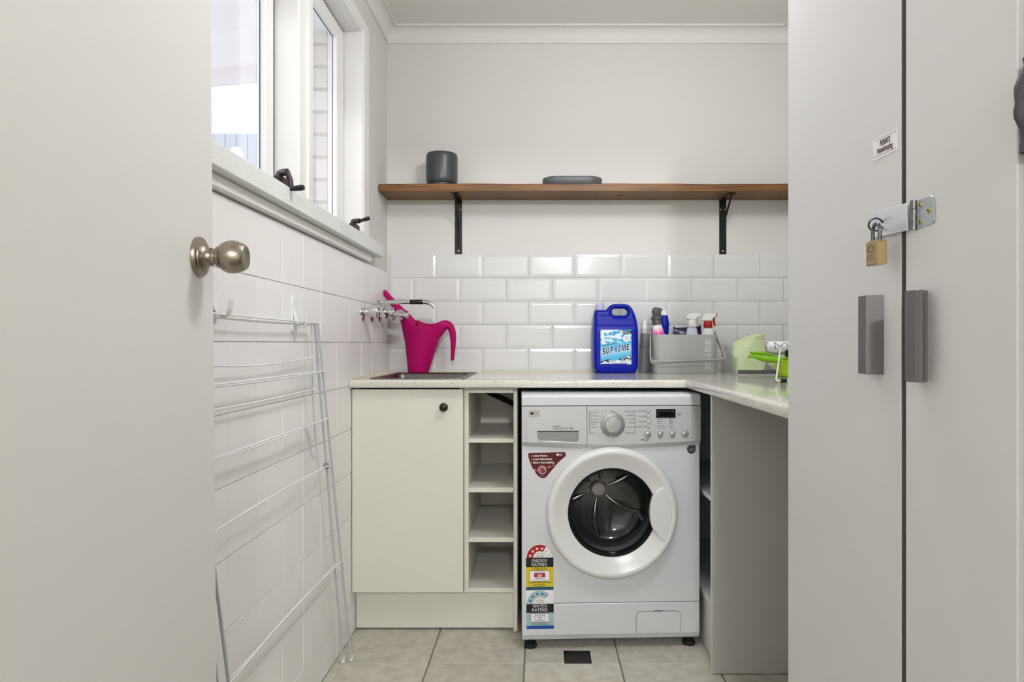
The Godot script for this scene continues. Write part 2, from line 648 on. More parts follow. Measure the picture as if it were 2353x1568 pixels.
	var runs := [[Transform3D(Basis(Vector3(0, 0, 1), Vector3(0, 1, 0), Vector3(-1, 0, 0)), Vector3(-0.667, 2.4, -2.925)), -1.763], [Transform3D(Basis(Vector3(1, 0, 0), Vector3(0, 1, 0), Vector3(0, 0, 1)), Vector3(-0.667, 2.4, -2.925)), 2.59], [Transform3D(Basis(Vector3(-1, 0, 0), Vector3(0, 1, 0), Vector3(0, 0, -1)), Vector3(1.096, 2.4, -0.33)), 2.595]]
	for k in 3:
		s = stn()
		prism(s, prof, minf(0.0, runs[k][1]), maxf(0.0, runs[k][1]), 0.0, runs[k][0])
		struct("trim_%d" % (k + 1), s, M.cornice)

func build_window() -> void:
	var win := Node3D.new()
	win.name = "window_1"
	add_child(win)
	meta(win, "", "", "", "structure")
	var s := stn()
	bx(s, Vector3(-0.775, 1.376, -2.469), Vector3(-0.65, 2.188, -2.447), 0.001)
	bx(s, Vector3(-0.86, 1.376, -1.285), Vector3(-0.65, 2.188, -1.263), 0.001)
	bx(s, Vector3(-0.86, 2.166, -2.447), Vector3(-0.65, 2.188, -1.285), 0.001)
	bx(s, Vector3(-0.86, 1.376, -2.447), Vector3(-0.74, 1.402, -1.285), 0.001)
	obj("frame", s, M.gloss_white, win)
	s = stn()
	bx(s, Vector3(-0.668, 1.36, -2.535), Vector3(-0.645, 2.215, -2.454), 0.006)
	bx(s, Vector3(-0.668, 2.17, -2.46), Vector3(-0.645, 2.215, -1.2), 0.006)
	bx(s, Vector3(-0.668, 1.36, -1.28), Vector3(-0.645, 2.17, -1.2), 0.006)
	obj("architrave", s, M.gloss_white, win)
	s = stn()
	bx(s, Vector3(-0.752, 1.40, -1.9155), Vector3(-0.652, 2.168, -1.815), 0.003)
	bx(s, Vector3(-0.655, 1.40, -1.910), Vector3(-0.646, 2.168, -1.872), 0.003)
	obj("mullion", s, M.gloss_white, win)
	s = stn()
	bx(s, Vector3(-0.745, 1.3655, -2.654), Vector3(-0.621, 1.4145, -1.12), 0.003)
	obj("sill", s, M.sill, win)
	s = stn()
	bx(s, Vector3(-0.668, 1.3364, -2.573), Vector3(-0.645, 1.366, -1.15), 0.004)
	obj("apron", s, M.gloss_white, win)
	for k in 2:
		var d0: float = [1.289, 1.92][k]
		var d1: float = [1.803, 2.4425][k]
		s = stn()
		var st: float = [0.051, 0.078][k]
		bx(s, Vector3(-0.739, 1.404, -d1), Vector3(-0.7167, 2.162, -d1 + st), 0.002)
		bx(s, Vector3(-0.739, 1.404, -d0 - 0.055), Vector3(-0.7167, 2.162, -d0), 0.002)
		bx(s, Vector3(-0.739, 1.404, -d1 + st), Vector3(-0.7167, 1.46, -d0 - 0.055), 0.002)
		bx(s, Vector3(-0.739, 2.11, -d1 + st), Vector3(-0.7167, 2.162, -d0 - 0.055), 0.002)
		var sash := obj("sash", s, M.gloss_white, win)
		s = stn()
		bx(s, Vector3(-0.737, 1.455, -d1 + st - 0.004), Vector3(-0.733, 2.115, -d0 - 0.05), 0.0)
		obj("pane", s, M.glass, sash)
		s = stn()
		for e in [[1.4605, 1.462], [2.1085, 2.11]]:
			bx(s, Vector3(-0.7335, e[0], -d1 + st), Vector3(-0.7315, e[1], -d0 - 0.055), 0.0)
		bx(s, Vector3(-0.7335, 1.46, -d1 + st), Vector3(-0.7315, 2.11, -d1 + st + 0.0011), 0.0)
		obj("glazing_seal", s, M.bronze, sash)
		s = stn()
		bx(s, Vector3(-0.745, 1.402, -[1.8155, 2.4475][k]), Vector3(-0.7195, 2.166, -d1 + 0.0003), 0.0)
		bx(s, Vector3(-0.745, 2.1615, -d1), Vector3(-0.7195, 2.1665, -d0), 0.0)
		obj("gap_shade", s, M.rubber, sash)  # dark strips put in the sash gaps to stand for their shade
	s = stn()
	bx(s, Vector3(-0.668, 1.4143, -1.85), Vector3(-0.6275, 1.4168, -1.72), 0.0)
	obj("winder_track", s, M.bronze, win)
	# chain winders on the sill
	for k in 2:
		var w := thing("window_winder", ["brown window winder on the sill below the mullion, crank hanging down to the right", "brown window winder at the far end of the sill, crank pointing up"][k], "window winder", [Vector3(-0.649, 1.4147, -1.672), Vector3(-0.649, 1.4147, -2.335)][k], 0.0, "window winders on the sill")
		w.scale = Vector3.ONE * 1.18
		s = stn()
		prism(s, poly2([-0.014, -0.075, 0.014, -0.055, 0.014, 0.05, 0.0, 0.075, -0.014, 0.06]), 0.0, 0.006, 0.001, Transform3D(Basis(Vector3(1, 0, 0), Vector3(0, 0, 1), Vector3(0, 1, 0)), Vector3.ZERO))
		obj("base_plate", s, M.bronze, w)
		s = stn()
		cbox(s, Vector3(-0.004, 0.017, -0.02), Vector3(0.02, 0.024, 0.055), 0.006)
		obj("housing", s, M.bronze, w)
		var up := Vector3(0.012, 0.03, 0.0)
		var tip: Vector3 = [Vector3(0.026, -0.004, 0.004), Vector3(0.02, 0.038, -0.004)][k] if k == 0 else Vector3(0.022, 0.036, -0.01)
		s = stn()
		tube(s, [Vector3(-0.006, 0.032, -0.012), Vector3(0.006, 0.032, 0.0), Vector3(0.018, 0.031, 0.006)], 0.0075, 10)
		obj("hub", s, M.bronze, w)
		s = stn()
		tube(s, [Vector3(0.016, 0.032, 0.004), (Vector3(0.016, 0.032, 0.004) + tip) * 0.5 + Vector3(0.003, 0, 0), tip], [0.0065, 0.0055, 0.005], 8)
		obj("crank_arm", s, M.bronze, w)
		s = stn()
		var dir: Vector3 = [Vector3(0.027, 0.003, 0.002), Vector3(0.022, 0.007, 0.0)][k]
		tube(s, [tip - dir * 0.1, tip + dir * 0.15, tip + dir * 0.8, tip + dir], [0.004, 0.0055, 0.0065, 0.005], 12)
		obj("grip", s, M.black, w)

func build_outside() -> void:
	var s := stn()
	bx(s, Vector3(-14, -0.35, -14), Vector3(-0.97, -0.2, 6), 0.0)
	struct("ground", s, mat(Color(0.93, 0.92, 0.9), 0.8), "unseen pale ground outside the laundry window, added to bounce daylight")  # unseen ground, added pale to bounce light up at the eave
	# brick reveal of the window opening, seen through the right pane
	var mortar := mat(Color(0.7, 0.66, 0.62), 0.9)
	s = stn()
	bx(s, Vector3(-0.969, 1.376, -2.4695), Vector3(-0.861, 2.189, -2.449), 0.0)
	bx(s, Vector3(-0.861, 1.376, -2.4695), Vector3(-0.776, 2.189, -2.449), 0.0)
	var rev := thing("brick_reveal", "pale painted brick edge of the window opening, seen through the right pane", "brickwork", Vector3.ZERO)
	obj("mortar", s, mortar, rev)
	var bm := [mat(Color(0.86, 0.81, 0.775), 0.85), mat(Color(0.83, 0.785, 0.745), 0.85), mat(Color(0.88, 0.835, 0.805), 0.85)]
	for r in 10:
		var y := 1.376 + 0.0825 * r
		s = stn()
		bx(s, Vector3(-0.968, y + 0.006, -2.469), Vector3(-0.776, minf(y + 0.0765, 2.186), -2.4445 - rng.randf_range(0.0, 0.001)), 0.002)
		obj("brick", s, bm[rng.randi() % 3], rev)
	var soffit := thing("eave", "white lined eave with fascia board above the left pane", "eave", Vector3(-0.97, 2.45, -2.4))
	s = stn()
	prism(s, poly2([0.0, 0.0, -1.7, 0.0, -1.7, -1.27, 0.0, -0.92]), 0.0, 0.04, 0.0, Transform3D(Basis(Vector3(1, 0, 0), Vector3(0, 0, 1), Vector3(0, 1, 0)), Vector3.ZERO))
	obj("soffit", s, mat(Color(0.95, 0.91, 0.9), 0.7), soffit)
	s = stn()
	prism(s, poly2([0.0, -0.92, -1.7, -1.27, -1.7, -1.30, 0.0, -0.95]), -0.085, 0.1, 0.0, Transform3D(Basis(Vector3(1, 0, 0), Vector3(0, 0, 1), Vector3(0, 1, 0)), Vector3.ZERO))
	obj("fascia", s, mat(Color(0.92, 0.88, 0.87), 0.6), soffit)
	s = stn()
	bx(s, Vector3(-6.0, -0.2, -6.4), Vector3(-1.6, 2.915, -6.0), 0.01)
	var shed := thing("shed", "grey blue metal shed wall across the yard, seen through the left pane", "shed", Vector3.ZERO)
	var sm := mat(Color(0.7, 0.705, 0.73), 0.6)
	obj("wall", s, sm, shed)
	for k in 12:
		s = stn()
		bx(s, Vector3(-3.35 + k * 0.1, -0.1, -6.0), Vector3(-3.32 + k * 0.1, 2.9, -5.985), 0.003)
		obj("rib", s, sm, shed)
	s = stn()
	tube(s, [Vector3(-1.813, -0.2, -4.0), Vector3(-1.813, 2.16, -4.0), Vector3(-1.813, 2.18, -4.0), Vector3(-1.813, 2.195, -4.0), Vector3(-1.813, 2.2, -4.0)], [0.039, 0.039, 0.033, 0.02, 0.004], 16)
	meta(obj("post", s, mat(Color(0.95, 0.95, 0.95), 0.5)), "white round-topped post standing in front of the shed, outside the left pane", "post")

func build_door() -> void:
	var t := Vector3(0.0924, 0, 0.9957)
	var n := Vector3(0.9957, 0, -0.0924)
	var b := Basis(Vector3(0, 0, 1), 0.0085) * Basis(n, Vector3.UP, t)
	var d := Node3D.new()
	d.name = "door_1"
	add_child(d)
	d.transform = Transform3D(b, Vector3(-0.5557, 0.006, -1.16))
	meta(d, "", "", "", "structure")
	var s := stn()
	bx(s, Vector3(-0.036, 0, 0), Vector3(0, 2.035, 0.815), 0.002)
	obj("door_leaf", s, M.door, d)
	var k := Node3D.new()
	k.name = "door_knob"
	d.add_child(k)
	k.transform = Transform3D(Basis(Vector3(0, 1, 0), Vector3(1, 0, 0), Vector3(0, 0, -1)), Vector3(0, 1.161, 0.062))
	s = stn()
	lathe(s, V2([0.033, 0.0, 0.033, 0.004, 0.0315, 0.0065, 0.027, 0.008, 0.0265, 0.0095, 0.02, 0.012, 0.0155, 0.017, 0.0145, 0.022]), Transform3D(), 40)
	obj("rose", s, M.nickel, k)
	s = stn()
	lathe(s, V2([0.0135, 0.02, 0.0135, 0.030]), Transform3D(), 32)
	obj("neck", s, M.nickel, k)
	s = stn()
	lathe(s, V2([0.012, 0.0295, 0.0165, 0.030, 0.0185, 0.033, 0.0185, 0.035, 0.0225, 0.0385, 0.0262, 0.0455, 0.0274, 0.053, 0.0268, 0.060, 0.024, 0.068, 0.0205, 0.0745, 0.0195, 0.0755, 0.0175, 0.0755, 0.013, 0.073, 0.0, 0.072]), Transform3D(), 40)
	obj("knob", s, M.nickel, k)

func build_lamps() -> void:
	var spec := [["ceiling_light", "round white ceiling light in the laundry in the middle of the ceiling", Vector3(0.4, 2.4, -1.4), 0.64, -0.19], ["hall_fill", "added fill light in the hall behind the camera, shaped as a ceiling light", Vector3(0.3, 2.4, 2.5), 7.8, -0.06]]  # the hall one is an added fill from behind the camera
	for a in spec:
		var l := thing(a[0], a[1], "ceiling light", a[2])
		var s := stn()
		lathe(s, V2([0.0, -0.03, 0.15, -0.03, 0.15, 0.0, 0.0, 0.0]), Transform3D(), 36)
		obj("base", s, M.white_plastic, l)
		s = stn()
		lathe(s, V2([0.0, -0.085, 0.05, -0.083, 0.1, -0.073, 0.135, -0.053, 0.145, -0.031, 0.0, -0.031]), Transform3D(), 36)
		var g := mat(Color(0.95, 0.94, 0.9), 0.4)
		g.emission_enabled = true
		g.emission = Color(1.0, 0.97, 0.92)
		g.emission_energy_multiplier = 3.0
		obj("diffuser", s, g, l)
		var o := OmniLight3D.new()
		o.name = "glow"
		o.light_color = Color(0.98, 0.985, 1.0)
		o.light_energy = a[3]
		o.light_size = 0.12
		o.omni_range = 12.0
		o.omni_attenuation = 2.0
		o.shadow_enabled = true
		o.position = Vector3(0, a[4], 0)
		l.add_child(o)

# ---------------------------------------------------------------- benches and cabinets
const ALONG_X := Basis(Vector3(0, 0, 1), Vector3(0, 1, 0), Vector3(-1, 0, 0))    # polygon (z, y) drawn, pushed out towards -x
const FLAT := Basis(Vector3(1, 0, 0), Vector3(0, 0, 1), Vector3(0, 1, 0))        # polygon (x, z) drawn, pushed up

func bench_profile(depth: float, under: float) -> PackedVector2Array:   # (distance back from the front edge, height)
	var o := PackedVector2Array()
	for k in 7:
		var a := PI / 2 * k / 6.0
		o.append(Vector2(0.011 - 0.011 * sin(a), -0.011 + 0.011 * cos(a)))
	for k in 4:
		var a := PI / 2 * k / 3.0
		o.append(Vector2(0.005 - 0.005 * cos(a), -under + 0.005 - 0.005 * sin(a)))
	o.append(Vector2(depth, -under))
	o.append(Vector2(depth, 0))
	return o

func build_benches() -> void:
	var s := stn()
	var w := thing("worktop", "speckled beige laminate worktop with rounded front edge along the back wall", "worktop")
	var fx := Transform3D(Basis(Vector3(0, 0, -1), Vector3(0, 1, 0), Vector3(1, 0, 0)), Vector3(0, 0.9, -2.317))
	prism(s, bench_profile(0.047, 0.0285), -0.659, 0.5025, 0.0, fx, true)
	bx(s, Vector3(-0.659, 0.8715, -2.45), Vector3(-0.594, 0.9, -2.364), 0.0)
	bx(s, Vector3(-0.277, 0.8715, -2.45), Vector3(1.095, 0.9, -2.364), 0.0)
	bx(s, Vector3(0.5025, 0.8715, -2.364), Vector3(1.095, 0.9, -2.337), 0.0)
	bx(s, Vector3(-0.659, 0.8715, -2.765), Vector3(-0.594, 0.9, -2.45), 0.0)
	bx(s, Vector3(-0.277, 0.8715, -2.765), Vector3(1.095, 0.9, -2.45), 0.0)
	bx(s, Vector3(-0.659, 0.8715, -2.9165), Vector3(1.095, 0.9, -2.765), 0.0)
	obj("slab", s, M.bench, w)
	s = stn()
	tube(s, [Vector3(-0.657, 0.901, -2.32), Vector3(-0.657, 0.901, -2.6), Vector3(-0.657, 0.901, -2.914), Vector3(-0.3, 0.901, -2.9145), Vector3(1.09, 0.901, -2.9145)], 0.003, 6)
	obj("sealant", s, mat(Color(0.87, 0.84, 0.73), 0.5), w)
	var w2 := thing("worktop", "speckled worktop return on the right running towards the tall cupboard", "worktop")
	s = stn()
	var fz := Transform3D(Basis(Vector3(1, 0, 0), Vector3(0, 1, 0), Vector3(0, 0, 1)), Vector3(0.5025, 0.9, 0))
	prism(s, bench_profile(0.592, 0.0285), -2.3355, -1.328, 0.0, fz, true)
	obj("slab", s, M.bench, w2)

	# cabinet under the sink
	var c := thing("sink_cabinet", "cream base cabinet under the sink with one door and a black knob", "cabinet", Vector3(-0.463, 0, -2.363))
	s = stn()
	bx(s, Vector3(-0.192, 0.147, -0.49), Vector3(-0.176, 0.8712, 0), 0.0005)
	bx(s, Vector3(0.1785, 0.147, -0.49), Vector3(0.1935, 0.8712, 0), 0.0005)
	bx(s, Vector3(-0.176, 0.147, -0.49), Vector3(0.1785, 0.163, 0), 0.0005)
	obj("carcass", s, M.melamine, c)
	s = stn()
	bx(s, Vector3(-0.195, 0.1535, 0.0015), Vector3(0.1935, 0.8655, 0.018), 0.0012)
	var dr := obj("cabinet_door", s, M.melamine, c)
	s = stn()
	lathe(s, V2([0.008, 0.0, 0.007, 0.008, 0.0075, 0.011, 0.013, 0.014, 0.0152, 0.019, 0.0145, 0.024, 0.010, 0.0275, 0.0, 0.0285]), Transform3D(Basis(Vector3(1, 0, 0), Vector3(0, 0, 1), Vector3(0, -1, 0)), Vector3(0.128, 0.804, 0.0175)), 28)
	obj("knob", s, M.black, dr)
	s = stn()
	bx(s, Vector3(-0.1955, 0.007, -0.053), Vector3(0.369, 0.1465, -0.037), 0.0006)
	obj("kickboard", s, M.melamine, c)

	# open shelf unit
	var u := thing("shelf_unit", "narrow open cream shelf unit with four compartments between sink cabinet and washing machine", "shelf unit", Vector3(-0.173, 0, -2.363))
	s = stn()
	bx(s, Vector3(-0.0945, 0.147, -0.49), Vector3(-0.0786, 0.8712, 0), 0.0006)
	obj("side_panel", s, M.melamine, u)
	s = stn()
	bx(s, Vector3(0.079, 0.004, -0.5), Vector3(0.0925, 0.8712, -0.012), 0.0006)
	obj("end_panel", s, M.melamine, u)
	s = stn()
	bx(s, Vector3(-0.0785, 0.851, -0.06), Vector3(0.0788, 0.868, -0.0005), 0.0006)
	obj("top_rail", s, M.melamine, u)
	for y in [[0.675, 0.690], [0.500, 0.517], [0.3245, 0.341], [0.147, 0.163]]:
		s = stn()
		bx(s, Vector3(-0.0785, y[0], -0.48), Vector3(0.0788, y[1], -0.0005), 0.0006)
		obj("shelf", s, M.melamine, u)
	s = stn()
	bx(s, Vector3(-0.0785, 0.163, -0.49), Vector3(0.0788, 0.8712, -0.481), 0.0)
	obj("back_panel", s, M.melamine, u)
	s = stn()
	tube(s, [P(1114, 896, 2.72), P(1128, 905, 2.70), P(1150, 914, 2.66), P(1181, 929, 2.60)], 0.011, 10)
	meta(obj("hose", s, M.rubber), "black hose crossing the top compartment of the open shelf unit", "hose")

	# cabinet on the right, open towards the washing machine
	var r := thing("side_cabinet", "white cabinet under the right worktop, end panel with shade in its colour and shelves open towards the washing machine", "cabinet", Vector3(0.82, 0, -2.075))
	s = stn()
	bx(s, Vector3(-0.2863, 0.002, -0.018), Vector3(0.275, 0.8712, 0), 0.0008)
	obj("end_panel", s, M.panel_shaded, r)
	s = stn()
	bx(s, Vector3(-0.2875, 0.002, -0.018), Vector3(-0.2863, 0.8712, 0.0), 0.0)
	obj("edge_strip", s, M.melamine_cool, r)
	s = stn()
	bx(s, Vector3(-0.26, 0.0, -0.80), Vector3(0.275, 0.8712, -0.784), 0.0006)
	bx(s, Vector3(0.259, 0.0, -0.784), Vector3(0.275, 0.8712, -0.019), 0.0006)
	obj("carcass", s, M.melamine_cool, r)
	for y in [[0.516, 0.532], [0.176, 0.192]]:
		s = stn()
		bx(s, Vector3(-0.270, y[0], -0.783), Vector3(0.258, y[1], -0.0185), 0.0006)
		obj("shelf", s, M.melamine_cool, r)
	s = stn()
	bx(s, Vector3(-0.264, 0.004, -0.783), Vector3(-0.248, 0.1755, -0.0185), 0.0006)
	obj("kickboard", s, M.melamine_cool, r)

# ---------------------------------------------------------------- washing machine
func W(px: float, py: float, z := 0.0) -> Vector3:   # a point on the machine's front, read off the photograph, in the machine's own metres
	var x := (px - 1403.0) / 680.0
	return Vector3(x, EYE - (py - 790.0) / (685.0 - 12.2 * x), z)

func Z(zx: float, zy: float, z := 0.0) -> Vector3:
	return W(1180.0 + zx * 0.1955, 880.0 + zy * 0.1955, z)

func flat_poly(parent: Node, called: String, pts: PackedVector2Array, z: float, material: Material, thick := 0.0002) -> MeshInstance3D:
	var s := stn()
	prism(s, pts, z, z + thick, 0.0)
	return obj(called, s, material, parent)

func rect_w(a: Vector3, b: Vector3) -> PackedVector2Array:
	return PackedVector2Array([Vector2(a.x, a.y), Vector2(b.x, a.y), Vector2(b.x, b.y), Vector2(a.x, b.y)])

func star(c: Vector2, r: float, points := 5) -> PackedVector2Array:
	var o := PackedVector2Array()
	for i in points * 2:
		o.append(c + Vector2.from_angle(PI / 2 + PI * i / points) * (r if i % 2 == 0 else r * 0.42))
	return o

func sector(c: Vector2, r0: float, r1: float, a0: float, a1: float, n := 24) -> PackedVector2Array:
	var o := PackedVector2Array()
	for i in n + 1:
		o.append(c + Vector2.from_angle(lerpf(a0, a1, float(i) / n)) * r1)
	if r0 > 0.0:
		for i in n + 1:
			o.append(c + Vector2.from_angle(lerpf(a1, a0, float(i) / n)) * r0)
	else:
		o.append(c)
	return o

func build_washer() -> void:
	var m := thing("washing_machine", "white front-loading washing machine with round door, stickers and control panel under the worktop", "washing machine", Vector3(0.2388, 0, -2.2485), 0.04)
	var hub := Vector2(0.0015, 0.4605)
	var s := stn()
	# front plate with a round hole
	group(s, false)
	var n := 72
	var a0 := Vector2(-0.299, 0.157)
	var b0 := Vector2(0.299, 0.705)
	var ring := []
	var edge := []
	var angs := []
	for i in n:
		angs.append(TAU * i / n)
	for q in [Vector2(a0.x, a0.y), Vector2(b0.x, a0.y), b0, Vector2(a0.x, b0.y)]:
		angs.append(fposmod((q - hub).angle(), TAU))
	angs.sort()
	for g in angs:
		var d := Vector2.from_angle(g)
		ring.append(hub + d * 0.165)
		var tx := INF if absf(d.x) < 1e-6 else ((b0.x if d.x > 0 else a0.x) - hub.x) / d.x
		var ty := INF if absf(d.y) < 1e-6 else ((b0.y if d.y > 0 else a0.y) - hub.y) / d.y
		edge.append(hub + d * minf(tx, ty))
	for i in angs.size():
		var j := (i + 1) % angs.size()
		quad_out(s, Vector3(ring[i].x, ring[i].y, 0), Vector3(ring[j].x, ring[j].y, 0), Vector3(edge[j].x, edge[j].y, 0), Vector3(edge[i].x, edge[i].y, 0), Vector3(0, 0, 1))
		quad_out(s, Vector3(edge[i].x, edge[i].y, 0), Vector3(edge[j].x, edge[j].y, 0), Vector3(edge[j].x, edge[j].y, -0.02), Vector3(edge[i].x, edge[i].y, -0.02), Vector3(edge[i].x - hub.x, edge[i].y - hub.y, 0))
		quad_out(s, Vector3(ring[i].x, ring[i].y, 0), Vector3(ring[j].x, ring[j].y, 0), Vector3(ring[j].x, ring[j].y, -0.03), Vector3(ring[i].x, ring[i].y, -0.03), Vector3(hub.x - ring[i].x, hub.y - ring[i].y, 0))
	obj("front_panel", s, M.washer, m)
	s = stn()
	bx(s, Vector3(-0.299, 0.035, -0.42), Vector3(-0.289, 0.817, -0.012), 0.001)
	bx(s, Vector3(0.289, 0.035, -0.42), Vector3(0.299, 0.817, -0.012), 0.001)
	bx(s, Vector3(-0.289, 0.035, -0.42), Vector3(0.289, 0.817, -0.41), 0.0)
	bx(s, Vector3(-0.289, 0.035, -0.41), Vector3(0.289, 0.045, -0.02), 0.0)
	bx(s, Vector3(-0.289, 0.69, -0.03), Vector3(0.289, 0.817, -0.012), 0.0)
	obj("body", s, M.washer, m)
	s = stn()
	prism(s, PackedVector2Array([Vector2(-0.42, 0.819), Vector2(0.012, 0.819), Vector2(0.012, 0.846), Vector2(0.009, 0.852), Vector2(0.003, 0.8555), Vector2(-0.03, 0.857), Vector2(-0.42, 0.857)]), -0.3, 0.3, 0.002, Transform3D(Basis(Vector3(0, 0, 1), Vector3(0, 1, 0), Vector3(-1, 0, 0)), Vector3.ZERO))
	obj("top_panel", s, M.washer, m)
	# lower panel with its slanted foot
	s = stn()
	prism(s, PackedVector2Array([Vector2(-0.02, 0.033), Vector2(-0.008, 0.033), Vector2(0.002, 0.052), Vector2(0.002, 0.1525), Vector2(0.0, 0.1545), Vector2(-0.02, 0.1545)]), -0.299, 0.299, 0.0012, Transform3D(Basis(Vector3(0, 0, 1), Vector3(0, 1, 0), Vector3(-1, 0, 0)), Vector3.ZERO))
	obj("lower_panel", s, M.washer, m)
	for e in [[0.0, M.print], [0.0012, M.washer]]:
		var q := PackedVector2Array()
		var g: float = e[0]
		q.append_array(PackedVector2Array([Vector2(0.0834 + g, 0.0535), Vector2(0.2352 - g, 0.0535)]))
		for k in 6:
			q.append(Vector2(0.2352 - 0.016, 0.126 - 0.016) + Vector2.from_angle(PI / 2 * k / 5.0) * (0.016 - g))
		for k in 6:
			q.append(Vector2(0.0834 + 0.016, 0.126 - 0.016) + Vector2.from_angle(PI / 2 + PI / 2 * k / 5.0) * (0.016 - g))
		flat_poly(m, "filter_cover" if g > 0 else "filter_cover_gap", q, 0.002 + g * 0.4, e[1], 0.0004 + g * 0.4)
	flat_poly(m, "filter_slot", rect_w(W(1502, 1403, 0), W(1521, 1406, 0)), 0.0029, M.print)
	s = stn()
	for x in [-0.27, 0.27]:
		for z in [-0.03, -0.38]:
			s = stn()
			lathe(s, V2([0.0, 0.0, 0.021, 0.0, 0.022, 0.006, 0.02, 0.014, 0.009, 0.016, 0.009, 0.036]), T(Vector3(x, 0.0005, z)), 20)
			obj("foot", s, M.rubber, m)
	# control panel and drawer front
	for part in [["drawer_front", -0.3, -0.0838], ["control_panel", -0.0823, 0.3]]:
		s = stn()
		var rings := []
		for k in 13:
			var x: float = lerpf(part[1], part[2], k / 12.0)
			var yb := 0.674 + 0.128 * (x + 0.015) * (x + 0.015)
			var yc := yb + 0.0145
			var e := 0.0
			if absf(x) > 0.2995: e = 0.003
			rings.append([Vector3(x, 0.8165, -0.02), Vector3(x, 0.8165, 0.0125 - e), Vector3(x, 0.8155, 0.014 - e), Vector3(x, yc, 0.014 - e), Vector3(x, yb, 0.0025 - e * 0.3), Vector3(x, yb, -0.02)])
		loft(s, rings, true, false)
		obj(part[0], s, M.washer_panel, m)
	var fz := 0.0141
	# drawer grip
	var dk := stn()
	var gp := PackedVector2Array()
	for v in [[1233.6, 990], [1327.8, 989], [1327.8, 1012], [1325, 1015.5], [1238, 1011], [1233.8, 1007]]:
		var q := W(v[0], v[1])
		gp.append(Vector2(q.x, q.y))
	prism(dk, gp, fz, fz + 0.0004, 0.0)
	var grip := obj("drawer_grip", dk, mat(Color(0.56, 0.56, 0.55), 0.5), m)
	s = stn()
	tube(s, [W(1234, 1008, fz + 0.001), W(1238, 1012.5, fz + 0.002), W(1280, 1014.5, fz + 0.002), W(1325, 1016.5, fz + 0.002), W(1328, 1012, fz + 0.001)], 0.002, 8)
	obj("grip_lip", s, M.washer_ring, grip)
	s = stn()
	bx(s, W(1234, 991.6, fz), W(1327.6, 989, fz + 0.0012), 0.0)
	obj("grip_shade_strip", s, M.print, grip)  # dark strip painted as the shade along the top of the grip
	# badge
	s = stn()
	var bc := W(1226.5, 949.3, 0)
	prism(s, shift(rrect(0.033, 0.0185, 0.003), Vector2(bc.x, bc.y)), fz, fz + 0.0012, 0.0004)
	var badge := obj("badge", s, M.print_grey, m)
	flat_poly(badge, "plate", shift(rrect(0.0305, 0.016, 0.0022), Vector2(bc.x, bc.y)), fz + 0.0012, mat(Color(0.78, 0.76, 0.7), 0.35))
	flat_poly(badge, "roundel", shift(circle(0.0054, 24), Vector2(bc.x - 0.0068, bc.y)), fz + 0.0015, M.print)
	for q in [[0.0, 0.001], [0.002, -0.001]]:
		flat_poly(badge, "roundel_mark", shift(rrect(0.0006, 0.004 - q[0], 0.0002), Vector2(bc.x - 0.0068 + q[0] * 0.4, bc.y + q[1])), fz + 0.0018, M.print_grey)
	text("LG", 0.0052, M.print, badge, T(Vector3(bc.x + 0.0065, bc.y, fz + 0.0016)), true, 0.0105)
	text("INVERTER", 0.0018, M.print, m, T(Z(498, 506, fz + 0.0002)), true, 0.0262)
	text("DirectDrive", 0.0058, M.print, m, T(Z(537, 530, fz + 0.0002)), false, 0.0485)
	text("7kg", 0.0068, M.print, m, T(Z(661, 527, fz + 0.0002)), false, 0.0155)
	flat_poly(m, "scratch", PackedVector2Array([Vector2(Z(328, 498).x, Z(328, 498).y), Vector2(Z(351, 480).x, Z(351, 480).y), Vector2(Z(352, 483).x, Z(352, 483).y)]), fz, M.print_grey)
	# programme dial
	var face := Transform3D(Basis(Vector3(1, 0, 0), Vector3(0, 0, 1), Vector3(0, -1, 0)), Vector3.ZERO)
	var dc := Z(1150, 486, fz)
	var dx := Transform3D(face.basis, dc)
	s = stn()
	lathe(s, V2([0.0415, -0.001, 0.0415, 0.0012, 0.040, 0.002, 0.0385, 0.002, 0.0385, 0.003, 0.0375, 0.0045, 0.030, 0.0062, 0.0275, 0.0062, 0.0, 0.006]), dx, 48)
	var dial := obj("dial", s, mat(Color(0.62, 0.62, 0.61), 0.35, 0.3), m)
	s = stn()
	for k in 15:
		var a := deg_to_rad(-40.0 + 260.0 * k / 14.0)
		cbox(s, Vector3(0.0345, 0, 0.0056), Vector3(0.0062, 0.0008, 0.0004), 0.0, Transform3D(Basis(Vector3(0, 0, 1), a), dc))
	meta(obj("tick_marks", s, M.print, dial), "", "", "", "stuff")
	s = stn()
	lathe(s, V2([0.0275, 0.004, 0.0268, 0.018, 0.0245, 0.0205, 0.015, 0.0212, 0.0, 0.0214]), dx, 40)
	obj("dial_knob", s, mat(Color(0.72, 0.72, 0.7), 0.3, 0.35), dial)
	s = stn()
	for k in 5:
		var a := deg_to_rad(-90.0 + 72.0 * k)
		cbox(s, Vector3(0.0235, 0, 0.0208), Vector3(0.0028, 0.0028, 0.0004), 0.0, Transform3D(Basis(Vector3(0, 0, 1), a), dc))
	meta(obj("knob_marks", s, M.print_grey, dial), "", "", "", "stuff")
	# programme names and their leader lines
	var small := 0.0041
	for e in [["Baby Care", 345], ["Boiling Care", 385], ["Bio Care", 427], ["Hand Wash/", 457], ["/Wool", 480], ["Delicate", 518], ["Spin", 582]]:
		text(e[0], small, M.print if e[1] != 385 else mat(Color(0.08, 0.11, 0.26), 0.6), m, T(Z(892, e[1], fz + 0.0002)), false, 0.0, 0)
	for e in [["Cotton Quick", 335], ["Synthetic", 378], ["Duvet", 420], ["Bulky", 465], ["Quick 30", 515], ["Rinse+Spin", 578]]:
		text(e[0], small, M.print, m, T(Z(1404, e[1], fz + 0.0002)), false, 0.0, 2)
